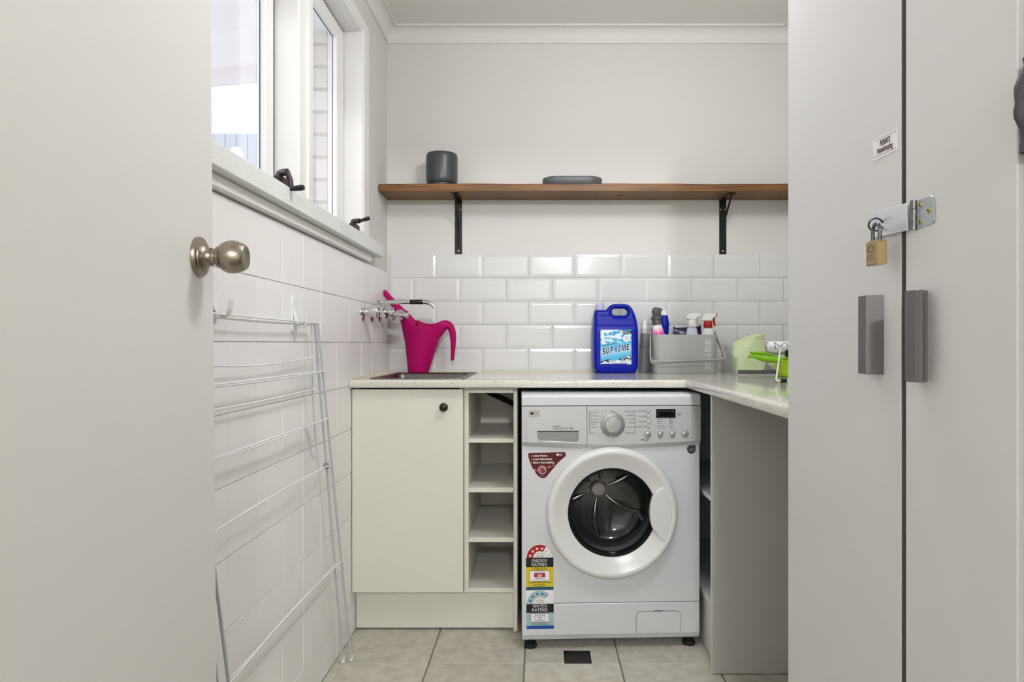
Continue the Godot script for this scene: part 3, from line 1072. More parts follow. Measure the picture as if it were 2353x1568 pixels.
	text("Cotton", small, M.print, m, T(Z(1146, 331, fz + 0.0002)))
	s = stn()
	for e in [[881, 325, 883, 600], [1411, 320, 1417, 594]]:
		bx(s, Z(e[0] - 2.5, e[1], fz), Z(e[0] + 2.5, e[3], fz + 0.0002), 0.0)
	for e in [[886, 323, 1072, 323], [1072, 323, 1092, 350], [1215, 322, 1405, 322], [1200, 350, 1215, 322], [1000, 386, 1040, 386], [966, 427, 1015, 427], [965, 518, 1010, 518], [886, 598, 1003, 598], [1003, 598, 1028, 572], [1255, 378, 1318, 378], [1285, 421, 1348, 421], [1292, 466, 1355, 466], [1290, 514, 1332, 514], [1272, 566, 1310, 594], [1310, 594, 1405, 594]]:
		var p := Z(e[0], e[1], fz)
		var q := Z(e[2], e[3], fz)
		cbox(s, Vector3.ZERO, Vector3(p.distance_to(q), 0.0004, 0.0002), 0.0, Transform3D(Basis(Vector3(0, 0, 1), (q - p).angle_to(Vector3(1, 0, 0)) * signf(q.y - p.y)), (p + q) * 0.5))
	meta(obj("leader_lines", s, M.print_grey, m), "", "", "", "stuff")
	# option buttons
	for e in [["Medic Rinse", 1567, 327], ["Pre Wash", 1570, 388], ["Intensive", 1569, 449], ["Crease Care", 1571, 510]]:
		s = stn()
		lathe(s, V2([0.0066, -0.001, 0.0066, 0.001, 0.0058, 0.0018, 0.005, 0.0018, 0.005, 0.0012, 0.0, 0.0012]), Transform3D(face.basis, Z(e[1], e[2], fz)), 24)
		var b := obj("option_button", s, M.print_grey, m)
		s = stn()
		lathe(s, V2([0.0052, 0.0, 0.0052, 0.0018, 0.0046, 0.0022, 0.0, 0.0022]), Transform3D(face.basis, Z(e[1], e[2], fz)), 20)
		obj("cap", s, M.washer_ring, b)
		flat_poly(b, "lamp_dot", shift(circle(0.0015, 12), Vector2(Z(e[1], 0).x, Z(e[1], e[2]).y)), fz + 0.0022, M.print)
		text(e[0], small, M.print, m, T(Z(1538, e[2], fz + 0.0002)), false, 0.0, 2)
	for e in [[1561, 600, 0.0118], [1707, 594, 0.0097], [1851, 592, 0.0097], [1998, 595, 0.0117], [1926, 355, 0.006]]:
		s = stn()
		var r: float = e[2]
		lathe(s, V2([r, -0.001, r, 0.0008, r - 0.0008, 0.0012, 0.0, 0.0012]), Transform3D(face.basis, Z(e[0], e[1], fz)), 32)
		var b := obj("button", s, M.print_grey, m)
		s = stn()
		lathe(s, V2([r - 0.0012, 0.0, r - 0.0012, 0.003, r - 0.002, 0.0036, 0.0, 0.0042]), Transform3D(face.basis, Z(e[0], e[1], fz)), 32)
		obj("cap", s, mat(Color(0.72, 0.72, 0.7), 0.3, 0.3), b)
		var q := Z(e[0], e[1], fz + 0.0044)
		if e[0] == 1561:
			flat_poly(b, "symbol", PackedVector2Array([Vector2(q.x - 0.0035, q.y + 0.003), Vector2(q.x + 0.0005, q.y), Vector2(q.x - 0.0035, q.y - 0.003)]), q.z, M.print)
			flat_poly(b, "symbol", rect_w(q + Vector3(0.0014, 0.003, 0), q + Vector3(0.0024, -0.003, 0)), q.z, M.print)
			flat_poly(b, "symbol", rect_w(q + Vector3(0.0032, 0.003, 0), q + Vector3(0.0042, -0.003, 0)), q.z, M.print)
		if e[0] == 1998:
			flat_poly(b, "symbol", shift(circle(0.005, 24), Vector2(q.x, q.y)), q.z, M.print)
			flat_poly(b, "symbol", shift(circle(0.0036, 24), Vector2(q.x, q.y)), q.z + 0.0003, M.washer_panel)
			flat_poly(b, "symbol", rect_w(q + Vector3(-0.0005, 0.0024, 0), q + Vector3(0.0005, -0.0024, 0)), q.z + 0.0006, M.print)
	text("Spin", 0.0044, M.print, m, T(Z(1706, 640, fz + 0.0002)))
	text("Temp.", 0.0044, M.print, m, T(Z(1850, 638, fz + 0.0002)))
	text("* Hold 3 sec. for", 0.0017, M.print, m, T(Z(1525, 660, fz + 0.0002)), true, 0.03)
	text("Child Lock", 0.0017, M.print, m, T(Z(1525, 670, fz + 0.0002)), true, 0.022)
	# display
	s = stn()
	var d0 := Z(1658, 408, fz)
	var d1 := Z(1886, 305, fz + 0.0012)
	bx(s, d0, d1, 0.0004)
	var disp := obj("display", s, M.dark_plastic, m)
	s = stn()
	bx(s, Z(1682, 392, fz + 0.001), Z(1860, 342, fz + 0.0016), 0.0)
	obj("screen", s, mat(Color(0.02, 0.022, 0.02), 0.1), disp)
	text("Delay   Wash   Rinse   Spin", 0.0024, M.print_grey, disp, T(Z(1770, 327, fz + 0.0014)), false, 0.054)
	for e in [["1100", 426], ["800", 450], ["400", 474], ["No Spin", 499], ["Rinse Hold", 522]]:
		flat_poly(m, "indicator", shift(circle(0.0017, 12), Vector2(Z(1681, 0).x, Z(1681, e[1]).y)), fz, M.print)
		text(e[0], 0.0033, M.print, m, T(Z(1695, e[1], fz + 0.0002)), false, 0.0, 0)
	for e in [["95°C", 424], ["60", 448], ["40", 472], ["30", 496], ["Cold", 520]]:
		flat_poly(m, "indicator", shift(circle(0.0017, 12), Vector2(Z(1824, 0).x, Z(1824, e[1]).y)), fz, M.print)
		text(e[0], 0.0033, M.print, m, T(Z(1837, e[1], fz + 0.0002)), false, 0.0, 0)
	# door
	var cx := Transform3D(face.basis, Vector3(hub.x, hub.y, 0))
	s = stn()
	lathe(s, V2([0.2175, 0.0005, 0.2195, 0.006, 0.2195, 0.011, 0.2185, 0.019, 0.2155, 0.0265, 0.2105, 0.0315, 0.2045, 0.0335, 0.199, 0.0325, 0.192, 0.0295, 0.175, 0.0215, 0.158, 0.0140, 0.152, 0.0120, 0.149, 0.0105, 0.1475, 0.0085, 0.1475, 0.0]), cx, 96)
	var ringo := obj("door_ring", s, M.washer_ring, m)
	s = stn()
	lathe(s, V2([0.1485, 0.0105, 0.1455, 0.0105, 0.1425, 0.006, 0.1405, 0.006, 0.1375, -0.002, 0.1355, -0.012]), cx, 72)
	obj("glass_surround", s, M.dark_plastic, ringo)
	s = stn()
	lathe(s, V2([0.1385, 0.0, 0.128, -0.03, 0.118, -0.055, 0.104, -0.07, 0.082, -0.08, 0.05, -0.086, 0.0, -0.088]), cx, 64)
	obj("door_glass", s, M.door_glass, ringo)
	s = stn()
	var hp := PackedVector2Array()
	for v in [[1520, 1116], [1498.8, 1130], [1491, 1150], [1487.8, 1176.3], [1492, 1204.4], [1501.9, 1219], [1521.5, 1239], [1533, 1209], [1538.5, 1178], [1534, 1148]]:
		var q := W(v[0], v[1])
		hp.append(Vector2(q.x, q.y))
	var hp2 := PackedVector2Array()
	for i in hp.size():
		for k in 4:
			hp2.append(hp[i].cubic_interpolate(hp[(i + 1) % hp.size()], hp[(i + hp.size() - 1) % hp.size()], hp[(i + 2) % hp.size()], k / 4.0))
	prism(s, hp2, 0.01, 0.0335, 0.003, Transform3D(), true)
	obj("door_handle", s, M.washer_ring, ringo)
	s = stn()
	lathe(s, V2([0.1355, -0.012, 0.15, -0.03, 0.162, -0.03, 0.163, -0.055, 0.14, -0.07, 0.134, -0.095, 0.14, -0.1]), cx, 64)
	obj("gasket", s, mat(Color(0.2, 0.2, 0.205), 0.45), m)
	s = stn()
	lathe(s, V2([0.0, -0.36, 0.10, -0.365, 0.225, -0.36, 0.235, -0.345, 0.235, -0.13, 0.225, -0.112, 0.14, -0.1]), cx, 64)
	var drum := obj("drum", s, M.drum, m)
	for k in 3:
		s = stn()
		var a := TAU * k / 3 - 0.55
		var rings := []
		for i in 7:
			var t := i / 6.0
			var ring2 := []
			var hh := 0.075 * (1.0 - 0.25 * t)
			for q in [Vector2(0.234, -0.04), Vector2(0.234 - hh * 0.5, -0.014), Vector2(0.234 - hh * 0.92, -0.006), Vector2(0.234 - hh, 0.0), Vector2(0.234 - hh * 0.92, 0.006), Vector2(0.234 - hh * 0.5, 0.014), Vector2(0.234, 0.04)]:
				var v := Vector2(q.x, q.y).rotated(a)
				ring2.append(Vector3(hub.x + v.x, hub.y + v.y, -0.125 - 0.22 * t))
			rings.append(ring2)
		loft(s, rings, true)
		obj("paddle", s, mat(Color(0.86, 0.86, 0.84), 0.2, 0.6), drum)  # pale colour stands in for streaks of reflected light in the drum
	for k in 6:
		s = stn()
		var a := TAU * k / 6 + 0.35
		var pts := []
		for i in 9:
			var t := i / 8.0
			var r := lerpf(0.04, 0.205, t)
			var aa := a + 0.25 * t * t
			pts.append(Vector3(hub.x + cos(aa) * r, hub.y + sin(aa) * r, -0.362))
		tube(s, pts, [0.004, 0.008, 0.011, 0.013, 0.0135, 0.013, 0.011, 0.008, 0.003], 12)
		obj("rib", s, mat(Color(0.85, 0.85, 0.84), 0.18, 1.0), drum)  # ribs added in bright metal to imitate the streaks of reflection
	s = stn()
	lathe(s, V2([0.034, -0.364, 0.032, -0.352, 0.024, -0.346, 0.0, -0.345]), cx, 40)
	obj("drum_boss", s, mat(Color(0.8, 0.78, 0.74), 0.4, 0.6), drum)
	s = stn()
	lathe(s, V2([0.0, 0.0, 0.0042, 0.0, 0.0040, 0.0008, 0.0, 0.001]), Transform3D(), 8)
	var dot := done(s)
	var mm := MultiMesh.new()
	mm.transform_format = MultiMesh.TRANSFORM_3D
	mm.mesh = dot
	var places := []
	for row in 12:
		for k in 72:
			var a := TAU * (k + 0.5 * (row % 2)) / 72
			var out := Vector3(cos(a), sin(a), 0)
			var bs := Basis(Vector3(-sin(a), cos(a), 0), -out, Vector3(0, 0, 1))
			places.append(Transform3D(bs, Vector3(hub.x, hub.y, -0.14 - row * 0.0175) + out * 0.2349))
	for row in 7:
		for k in int(12 + row * 7):
			var a := TAU * k / int(12 + row * 7)
			var rr := 0.085 + row * 0.02
			places.append(Transform3D(face.basis, Vector3(hub.x + cos(a) * rr, hub.y + sin(a) * rr, -0.3642)))
	mm.instance_count = places.size()
	for i in places.size():
		mm.set_instance_transform(i, places[i])
	var mi := MultiMeshInstance3D.new()
	mi.name = "drum_holes"
	mi.multimesh = mm
	mi.material_override = M.black
	drum.add_child(mi)
	meta(mi, "", "", "", "stuff")
	washer_stickers(m)

func washer_stickers(m: Node3D) -> void:
	# red triangular sticker
	var R := func(zx: float, zy: float) -> Vector2:
		var q := W(1200.0 + zx * 0.05102, 1030.0 + zy * 0.05102)
		return Vector2(q.x, q.y)
	var out := []
	for v in [[340, 203], [1100, 185], [1840, 165], [1930, 210], [1975, 300], [1940, 390], [1780, 520], [1600, 690], [1420, 910], [1250, 1120], [1110, 1290], [1030, 1360], [930, 1385], [830, 1365], [700, 1280], [560, 1110], [430, 890], [320, 640], [262, 440], [245, 320], [275, 240]]:
		out.append(R.call(v[0], v[1]))
	var outer := PackedVector2Array()
	for i in out.size():
		for k in 3:
			outer.append(out[i].cubic_interpolate(out[(i + 1) % out.size()], out[(i + out.size() - 1) % out.size()], out[(i + 2) % out.size()], k / 3.0))
	if area2(outer) < 0.0:
		outer.reverse()
	var st := flat_poly(m, "red_sticker", outer, 0.0001, M.print_white, 0.0003)
	flat_poly(st, "red_field", inset(outer, 0.0014), 0.0004, M.red)
	var tz := 0.0008
	for e in [["Less Noise", 345, 630], ["Less Vibration", 505, 835], ["More Durability", 660, 940]]:
		var p: Vector2 = R.call(485, e[1])
		text(e[0], 0.0066, M.print_white, st, T(Vector3(p.x + e[2] * 0.05102 / 680 / 2, p.y, tz)), true, e[2] * 0.05102 / 680)
		var b: Vector2 = R.call(420, e[1] + 15)
		flat_poly(st, "bullet", shift(circle(0.0017, 12), b), 0.0006, M.print_white)
	var lg: Vector2 = R.call(1715, 295)
	text("LG", 0.0058, M.print_white, st, T(Vector3(lg.x, lg.y, tz)), true, 0.0098)
	flat_poly(st, "roundel", shift(circle(0.0042, 20), R.call(1575, 298)), 0.0006, M.print_white)
	flat_poly(st, "roundel_mark", shift(rrect(0.0006, 0.003, 0.0002), R.call(1575, 290)), 0.0009, M.red)
	for e in [[880, 985, 190, 14, 30], [895, 1015, 180, 20, 30], [920, 1035, 130, 12, 20]]:
		var c: Vector2 = R.call(e[0], e[1])
		var r: float = e[2] * 0.05102 / 683
		var w: float = e[3] * 0.05102 / 683
		flat_poly(st, "drum_drawing", sector(c, r - w * 1.6, r, 0.0, TAU * 0.999, 32), 0.0006, M.pink_print)
	for v in [[850, 960], [960, 960], [1010, 1040], [930, 1060], [860, 1080], [930, 1130], [1000, 1110], [900, 1000], [850, 1030]]:
		flat_poly(st, "drum_drawing", shift(circle(0.0012, 8), R.call(v[0], v[1])), 0.0006, M.pink_print)
	for v in [[[560, 1005], [690, 1005]], [[1060, 885], [1180, 850]], [[1250, 840], [1470, 770]]]:
		var p: Vector2 = R.call(v[0][0], v[0][1])
		var q: Vector2 = R.call(v[1][0], v[1][1])
		var nn := (q - p).orthogonal().normalized() * 0.0005
		flat_poly(st, "drum_drawing", PackedVector2Array([p + nn, q + nn, q - nn, p - nn]), 0.0006, M.pink_print)
	for v in [[560, 1005, 45], [1205, 855, 45], [655, 1005, 25], [1395, 785, 20]]:
		var r: float = v[2] * 0.05102 / 683
		flat_poly(st, "drum_drawing", sector(R.call(v[0], v[1]), r * 0.5, r, 0.0, TAU * 0.999, 14), 0.0006, M.pink_print)
	var dd: Vector2 = R.call(915, 1265)
	text("DD Motor", 0.002, M.pink_print, st, T(Vector3(dd.x, dd.y, tz)), true, 0.0145)
	# dark badge with the number ten
	var t0 := Z(2085, 785)
	var tp := PackedVector2Array()
	for v in [[2045, 745], [2065, 735], [2135, 733], [2135, 800], [2120, 823], [2085, 838], [2050, 825], [2032, 790], [2033, 765]]:
		var q := Z(v[0], v[1])
		tp.append(Vector2(q.x, q.y))
	var ten := flat_poly(m, "ten_badge", tp, 0.0001, mat(Color(0.24, 0.24, 0.245), 0.4))
	text("10", 0.0088, mat(Color(0.66, 0.66, 0.66), 0.4), ten, T(Vector3(t0.x, t0.y, 0.0005)), false, 0.0135, 1, true)
	# energy and water rating labels
	var E := func(zx: float, zy: float) -> Vector3: return W(1195.0 + zx * 0.07015, 1240.0 + zy * 0.07015)
	var F := func(zx: float, zy: float) -> Vector3: return W(1195.0 + zx * 0.07015, 1340.0 + zy * 0.07015)
	var k := 0.07015 / 685.0
	var c3: Vector3 = E.call(638, 605)
	var c := Vector2(c3.x, c3.y)
	var el := flat_poly(m, "energy_label", sector(c, 0.0, 440 * k, 0.0, PI, 32), 0.0001, M.print_white, 0.0003)
	flat_poly(el, "rating_arc", sector(c, 215 * k, 428 * k, deg_to_rad(61), PI, 24), 0.0004, M.label_red)
	flat_poly(el, "arc_outline", sector(c, 420 * k, 428 * k, 0.0, deg_to_rad(61), 16), 0.0004, M.print_grey)
	flat_poly(el, "arc_outline", sector(c, 211 * k, 216 * k, 0.0, deg_to_rad(61), 16), 0.0004, M.print_grey)
	for v in [[330, 540], [413, 395], [548, 312], [712, 308]]:
		var q: Vector3 = E.call(v[0], v[1])
		flat_poly(el, "star", star(Vector2(q.x, q.y), 56 * k), 0.0007, M.print_white)
	for v in [[855, 385], [935, 520]]:
		var q: Vector3 = E.call(v[0], v[1])
		flat_poly(el, "star", star(Vector2(q.x, q.y), 56 * k), 0.0004, mat(Color(0.8, 0.77, 0.75), 0.6))
	for e in [["The more", 455, 190], ["stars the more", 515, 280], ["energy efficient", 565, 290]]:
		text(e[0], 26 * k, M.print, el, T(E.call(638, e[1]) + Vector3(0, 0, 0.0008)), true, e[2] * k)
	flat_poly(el, "heading_band", rect_w(E.call(192, 605), E.call(1081, 905)), 0.0002, M.print, 0.0003)
	text("ENERGY", 96 * k, M.print_white, el, T(E.call(625, 702) + Vector3(0, 0, 0.0008)), false, 505 * k)
	text("RATING", 96 * k, M.print_white, el, T(E.call(625, 830) + Vector3(0, 0, 0.0008)), false, 500 * k)
	flat_poly(el, "yellow_field", rect_w(E.call(195, 905), E.call(1083, 1562)), 0.0001, M.yellow, 0.0003)
	for e in [["A joint government and industry program", 933, 420], ["For washing machines tested to standard", 968, 480], ["Cold wash only", 1003, 240], ["When tested in accordance with the standard.", 1386, 470], ["Actual energy use will depend on how you use the appliance.", 1417, 780], ["For more information, refer to", 1477, 390], ["www.energyrating.gov.au", 1528, 350]]:
		text(e[0], 17 * k, M.print, el, T(E.call(635, e[1]) + Vector3(0, 0, 0.0005)), true, e[2] * k)
	flat_poly(el, "panel_border", rect_w(E.call(306, 1028), E.call(966, 1370)), 0.0003, M.print, 0.0003)
	flat_poly(el, "panel", rect_w(E.call(316, 1040), E.call(957, 1359)), 0.0004, M.print_white, 0.0003)
	text("Energy consumption", 26 * k, M.print, el, T(E.call(632, 1070) + Vector3(0, 0, 0.0009)), true, 345 * k)
	flat_poly(el, "red_box", rect_w(E.call(460, 1104), E.call(812, 1238)), 0.0006, M.label_red, 0.0003)
	text("WARM WASH", 18 * k, M.pink_print, el, T(E.call(635, 1131) + Vector3(0, 0, 0.0011)), false, 210 * k)
	text("280", 72 * k, M.print_white, el, T(E.call(635, 1190) + Vector3(0, 0, 0.0011)), true, 155 * k)
	text("kWh per year", 24 * k, M.print, el, T(E.call(628, 1275) + Vector3(0, 0, 0.0009)), true, 235 * k)
	text("when tested 365 times on normal program", 14 * k, M.print_grey, el, T(E.call(636, 1312) + Vector3(0, 0, 0.0009)), false, 470 * k)
	flat_poly(el, "teal_band", rect_w(F.call(200, 138), F.call(1084, 236)), 0.0001, M.teal, 0.0003)
	var wl := flat_poly(m, "water_label", rect_w(F.call(200, 238), F.call(1084, 684)), 0.0001, M.print_white, 0.0003)
	var w3: Vector3 = F.call(638, 672)
	var wc := Vector2(w3.x, w3.y)
	flat_poly(wl, "rating_arc", sector(wc, 212 * k, 420 * k, deg_to_rad(44), PI, 24), 0.0004, M.aqua)
	flat_poly(wl, "arc_outline", sector(wc, 414 * k, 420 * k, 0.0, deg_to_rad(44), 16), 0.0004, mat(Color(0.8, 0.79, 0.77), 0.6))
	for v in [[335, 592], [418, 452], [553, 368], [720, 365], [845, 432]]:
		var q: Vector3 = F.call(v[0], v[1])
		flat_poly(wl, "star", star(Vector2(q.x, q.y), 56 * k if v[0] < 800 else 40 * k, 6), 0.0007, M.star_blue)
	for e in [["The more", 522, 190], ["stars the more", 580, 280], ["water efficient", 632, 270]]:
		text(e[0], 26 * k, M.print, wl, T(F.call(638, e[1]) + Vector3(0, 0, 0.0008)), true, e[2] * k)
	flat_poly(wl, "heading_band", rect_w(F.call(204, 690), F.call(1090, 962)), 0.0024, M.print, 0.0003)
	text("WATER", 88 * k, M.print_white, wl, T(F.call(638, 752) + Vector3(0, 0, 0.003)), false, 465 * k)
	text("RATING", 96 * k, M.print_white, wl, T(F.call(638, 878) + Vector3(0, 0, 0.003)), false, 500 * k)
	flat_poly(wl, "aqua_field", rect_w(F.call(206, 962), F.call(1094, 1408)), 0.0023, M.aqua, 0.0003)
	flat_poly(wl, "panel_border", rect_w(F.call(346, 992), F.call(942, 1280)), 0.0025, M.print_grey, 0.0003)
	flat_poly(wl, "panel", rect_w(F.call(356, 1012), F.call(930, 1268)), 0.0026, M.print_white, 0.0003)
	flat_poly(wl, "value_frame", rect_w(F.call(472, 1075), F.call(812, 1205)), 0.0028, M.print_grey, 0.0003)
	flat_poly(wl, "value_box", rect_w(F.call(482, 1084), F.call(802, 1196)), 0.003, M.print_white, 0.0003)
	text("Water Consumption", 28 * k, M.print, wl, T(F.call(642, 1042) + Vector3(0, 0, 0.0031)), true, 345 * k)
	text("60", 70 * k, mat(Color(0.1, 0.16, 0.35), 0.6), wl, T(F.call(642, 1138) + Vector3(0, 0, 0.0036)), false, 115 * k)
	text("litres per wash", 24 * k, M.print, wl, T(F.call(642, 1222) + Vector3(0, 0, 0.0031)), false, 215 * k)
	text("when tested on the rated program", 15 * k, M.print_grey, wl, T(F.call(642, 1250) + Vector3(0, 0, 0.0031)), false, 430 * k)
	text("For more information and product comparison refer to", 18 * k, M.print_grey, wl, T(F.call(648, 1310) + Vector3(0, 0, 0.0028)), true, 560 * k)
	text("www.waterrating.gov.au", 30 * k, M.print, wl, T(F.call(648, 1360) + Vector3(0, 0, 0.0028)), true, 545 * k)
	flat_poly(wl, "blue_band", rect_w(F.call(212, 1400), F.call(1096, 1496)), 0.0024, M.label_blue, 0.0003)

# ---------------------------------------------------------------- tall cupboard
func C(px: float, py: float, out := 0.0) -> Vector3:   # a point on the plane of the cupboard doors
	var x := 0.49 - out
	var d := x * LENS / (px - 1241.0)
	return Vector3(x, EYE - (py - 790.0) * d / LENS, -d)

func build_cupboard() -> void:
	var c := thing("tall_cupboard", "tall white cupboard with two doors and a hasp in the right foreground", "cupboard", Vector3(0.8, 0, -1.0))
	var at := Transform3D(Basis(), Vector3(-0.8, 0, 1.0))
	var s := stn()
	bx(s, Vector3(0.512, 0, -1.324), Vector3(1.095, 2.15, -1.306), 0.001, at)
	bx(s, Vector3(0.512, 0, -0.706), Vector3(1.095, 2.15, -0.688), 0.001, at)
	bx(s, Vector3(0.512, 2.132, -1.306), Vector3(1.095, 2.15, -0.706), 0.0, at)
	bx(s, Vector3(1.08, 0, -1.306), Vector3(1.095, 2.132, -0.706), 0.0, at)
	bx(s, Vector3(0.512, 0.08, -1.306), Vector3(1.08, 0.098, -0.706), 0.0, at)
	bx(s, Vector3(0.53, 0.0, -1.306), Vector3(0.545, 0.08, -0.706), 0.0, at)
	obj("carcass", s, M.cupboard, c)
	s = stn()
	bx(s, Vector3(0.512, 0.098, -0.93), Vector3(1.08, 2.132, -0.885), 0.0, at)
	obj("centre_panel", s, mat(Color(0.43, 0.405, 0.39), 0.6), c)  # coloured dark so the gap between the doors looks shaded
	var hand := PackedVector2Array([Vector2(0, 0), Vector2(0.007, 0.0225), Vector2(0.030, 0.0225), Vector2(0.0345, 0.019), Vector2(0.0345, 0.0155), Vector2(0.019, 0.004), Vector2(0.019, 0)])
	for k in 2:
		s = stn()
		var z0: float = [-1.324, -0.8985][k]
		var z1: float = [-0.909, -0.688][k]
		bx(s, Vector3(0.49, 0.02, z0), Vector3(0.509, 2.145, z1), 0.0012, at)
		var d := obj("cupboard_door", s, M.cupboard, c)
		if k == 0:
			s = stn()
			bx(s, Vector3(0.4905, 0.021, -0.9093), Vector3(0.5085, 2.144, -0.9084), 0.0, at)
			obj("seam_shade", s, mat(Color(0.43, 0.405, 0.39), 0.6), d)  # dark strip on the door edge, painted as the shade in the seam
		s = stn()
		var q: float = [-0.955, -0.866][k]
		var dir: float = [-1.0, 1.0][k]
		var bb := Basis(Vector3(0, 0, dir), Vector3(-1, 0, 0), Vector3(0, 1, 0) )
		prism(s, hand, [0.981, 0.9765][k], [1.0945, 1.0925][k], 0.0008, at * Transform3D(bb, Vector3(0.4901, 0, q)))
		obj("handle", s, M.handle_grey, d)
	var on := at * Transform3D(ALONG_X, Vector3(0.49, 0, 0))
	var pl := func(list: Array) -> PackedVector2Array:
		var o := PackedVector2Array()
		for v in list:
			var q := C(v[0], v[1])
			o.append(Vector2(q.z, q.y))
		return o
	# paper sign
	s = stn()
	prism(s, pl.call([[2006.0, 322.0], [2062.5, 295.0], [2061.5, 344.0], [2007.5, 371.0]]), 0.0, 0.0006, 0.0, on)
	var sign := obj("paper_sign", s, M.print_white, c)
	for e in [[[2010, 324], [2060, 300]], [[2009, 363], [2059.5, 339]]]:
		s = stn()
		var p := C(e[0][0], e[0][1])
		var q := C(e[1][0], e[1][1])
		prism(s, PackedVector2Array([Vector2(p.z, p.y), Vector2(q.z, q.y), Vector2(q.z, q.y - 0.0006), Vector2(p.z, p.y - 0.0006)]), 0.0006, 0.0007, 0.0, on)
		obj("printed_line", s, M.print_grey, sign)
	var sc := C(2034.5, 324.5)
	var tilt := Basis(Vector3(0, 0, 1), -0.05)
	var ink := mat(Color(0.3, 0.17, 0.17), 0.6)
	text("PRIVATE", 0.0082, ink, sign, on * Transform3D(tilt, Vector3(sc.z, sc.y, 0.0008)), true, 0.028)
	sc = C(2034, 340.5)
	text("Housekeeping", 0.0075, ink, sign, on * Transform3D(tilt, Vector3(sc.z, sc.y, 0.0008)), true, 0.042)
	# hasp
	s = stn()
	prism(s, pl.call([[2104, 463], [2141, 449.5], [2145.5, 452], [2149.5, 460], [2150, 506], [2145.5, 514.5], [2106, 527]]), 0.0, 0.0018, 0.0005, on)
	var hasp := obj("hasp", s, M.zinc, c)
	s = stn()
	prism(s, pl.call([[2011, 489], [2094, 466], [2095, 530], [2009, 548.5], [2004, 541], [2003.5, 500]]), 0.004, 0.0058, 0.0005, on)
	obj("strap", s, mat(Color(0.93, 0.935, 0.945), 0.42, 1.0), hasp)  # paler than the plate: the window reflection is put into its colour
	s = stn()
	for e in [[461.5, 480.5], [481.5, 509.5], [510.5, 528.5]]:
		tube(s, [at * C(2099, e[0], 0.004), at * C(2099, e[1], 0.004)], 0.0042, 14)
	obj("hinge_barrel", s, mat(Color(0.45, 0.45, 0.44), 0.3, 1.0), hasp)
	for v in [[2116, 471], [2135.5, 483.5], [2116.5, 510]]:
		s = stn()
		var sx := at * Transform3D(Basis(Vector3(0, 0, 1), Vector3(-1, 0, 0), Vector3(0, -1, 0)), C(v[0], v[1], 0.0016))
		lathe(s, V2([0.0036, 0.0, 0.0034, 0.0007, 0.0022, 0.0016, 0.0, 0.0018]), sx, 20)
		obj("screw", s, M.brass_screw, hasp)
		s = stn()
		cbox(s, Vector3(0, 0.0018, 0), Vector3(0.0034, 0.0003, 0.0007), 0.0, sx)
		cbox(s, Vector3(0, 0.0018, 0), Vector3(0.0007, 0.0003, 0.0034), 0.0, sx)
		obj("screw_recess", s, M.rubber, hasp)
	s = stn()
	var loop := []
	for k in 19:
		var a := TAU * k / 18.0 * 0.92 + 0.25
		loop.append(at * (Vector3(0.4745, 1.1935, -0.948) + Vector3(cos(a) * 0.0098, sin(a) * 0.0085, sin(a) * 0.002)))
	tube(s, loop, 0.0013, 10)
	obj("staple", s, mat(Color(0.3, 0.3, 0.3), 0.35, 1.0), hasp)
	# padlock
	var p := thing("padlock", "small brass padlock hanging from the hasp on the tall cupboard", "padlock", Vector3(0.4635, 1.1333, -0.924))
	s = stn()
	prism(s, poly2([-0.0155, 0.0, 0.0155, 0.0, 0.0155, 0.0305, 0.0135, 0.0335, -0.0135, 0.0335, -0.0155, 0.0305]), -0.007, 0.007, 0.0012, Transform3D(ALONG_X, Vector3.ZERO))
	var pb := obj("body", s, M.brass, p)
	var engraved := mat(Color(0.3, 0.23, 0.13), 0.5, 0.6)
	s = stn()
	prism(s, sector(Vector2(-0.001, 0.031), 0.0064, 0.0069, 0.0, TAU * 0.999, 28), 0.007, 0.0072, 0.0, Transform3D(ALONG_X * Basis.from_scale(Vector3(1.25, 0.72, 1)), Vector3(0, 0, 0)))
	for r in 3:
		prism(s, rect_w(Vector3(-0.011, 0.0135 - r * 0.003, 0), Vector3(0.009 - r * 0.002, 0.013 - r * 0.003, 0)), 0.007, 0.0072, 0.0, Transform3D(ALONG_X, Vector3.ZERO))
	obj("engraving", s, engraved, pb)
	s = stn()
	var sh := [Vector3(0, 0.03, -0.0095), Vector3(0, 0.045, -0.0095)]
	for k in 9:
		var a := PI - PI * k / 8.0
		sh.append(Vector3(0, 0.0475 + sin(a) * 0.0095, cos(a) * 0.0095))
	sh.append(Vector3(0, 0.045, 0.0095))
	sh.append(Vector3(0, 0.03, 0.0095))
	tube(s, sh, 0.0026, 12)
	obj("shackle", s, mat(Color(0.42, 0.42, 0.42), 0.25, 1.0), p)
	# something dark hanging on the near side
	s = stn()
	var rings := []
	for k in 15:
		var t := k / 14.0
		var ring := []
		for i in 16:
			var a := TAU * i / 16
			var w := (0.026 + 0.006 * sin(t * PI)) * (1.0 + 0.1 * sin(a * 3 + t * 9) + 0.05 * sin(t * 17 + a))
			ring.append(Vector3(cos(a) * w, t * -0.094, sin(a) * w * 0.35))
		rings.append(ring)
	loft(s, rings, true)
	var cl := thing("dark_cloth", "dark grey crumpled cloth hanging at the right edge, beside the cupboard's near end", "cloth", Vector3(0.5095, 1.311, -0.672))
	obj("cloth", s, mat(Color(0.3, 0.285, 0.28), 0.8), cl)
	s = stn()
	cbox(s, Vector3(-0.016, -0.052, 0.012), Vector3(0.02, 0.012, 0.004), 0.0015)
	obj("pale_tag", s, mat(Color(0.8, 0.76, 0.72), 0.7), cl)

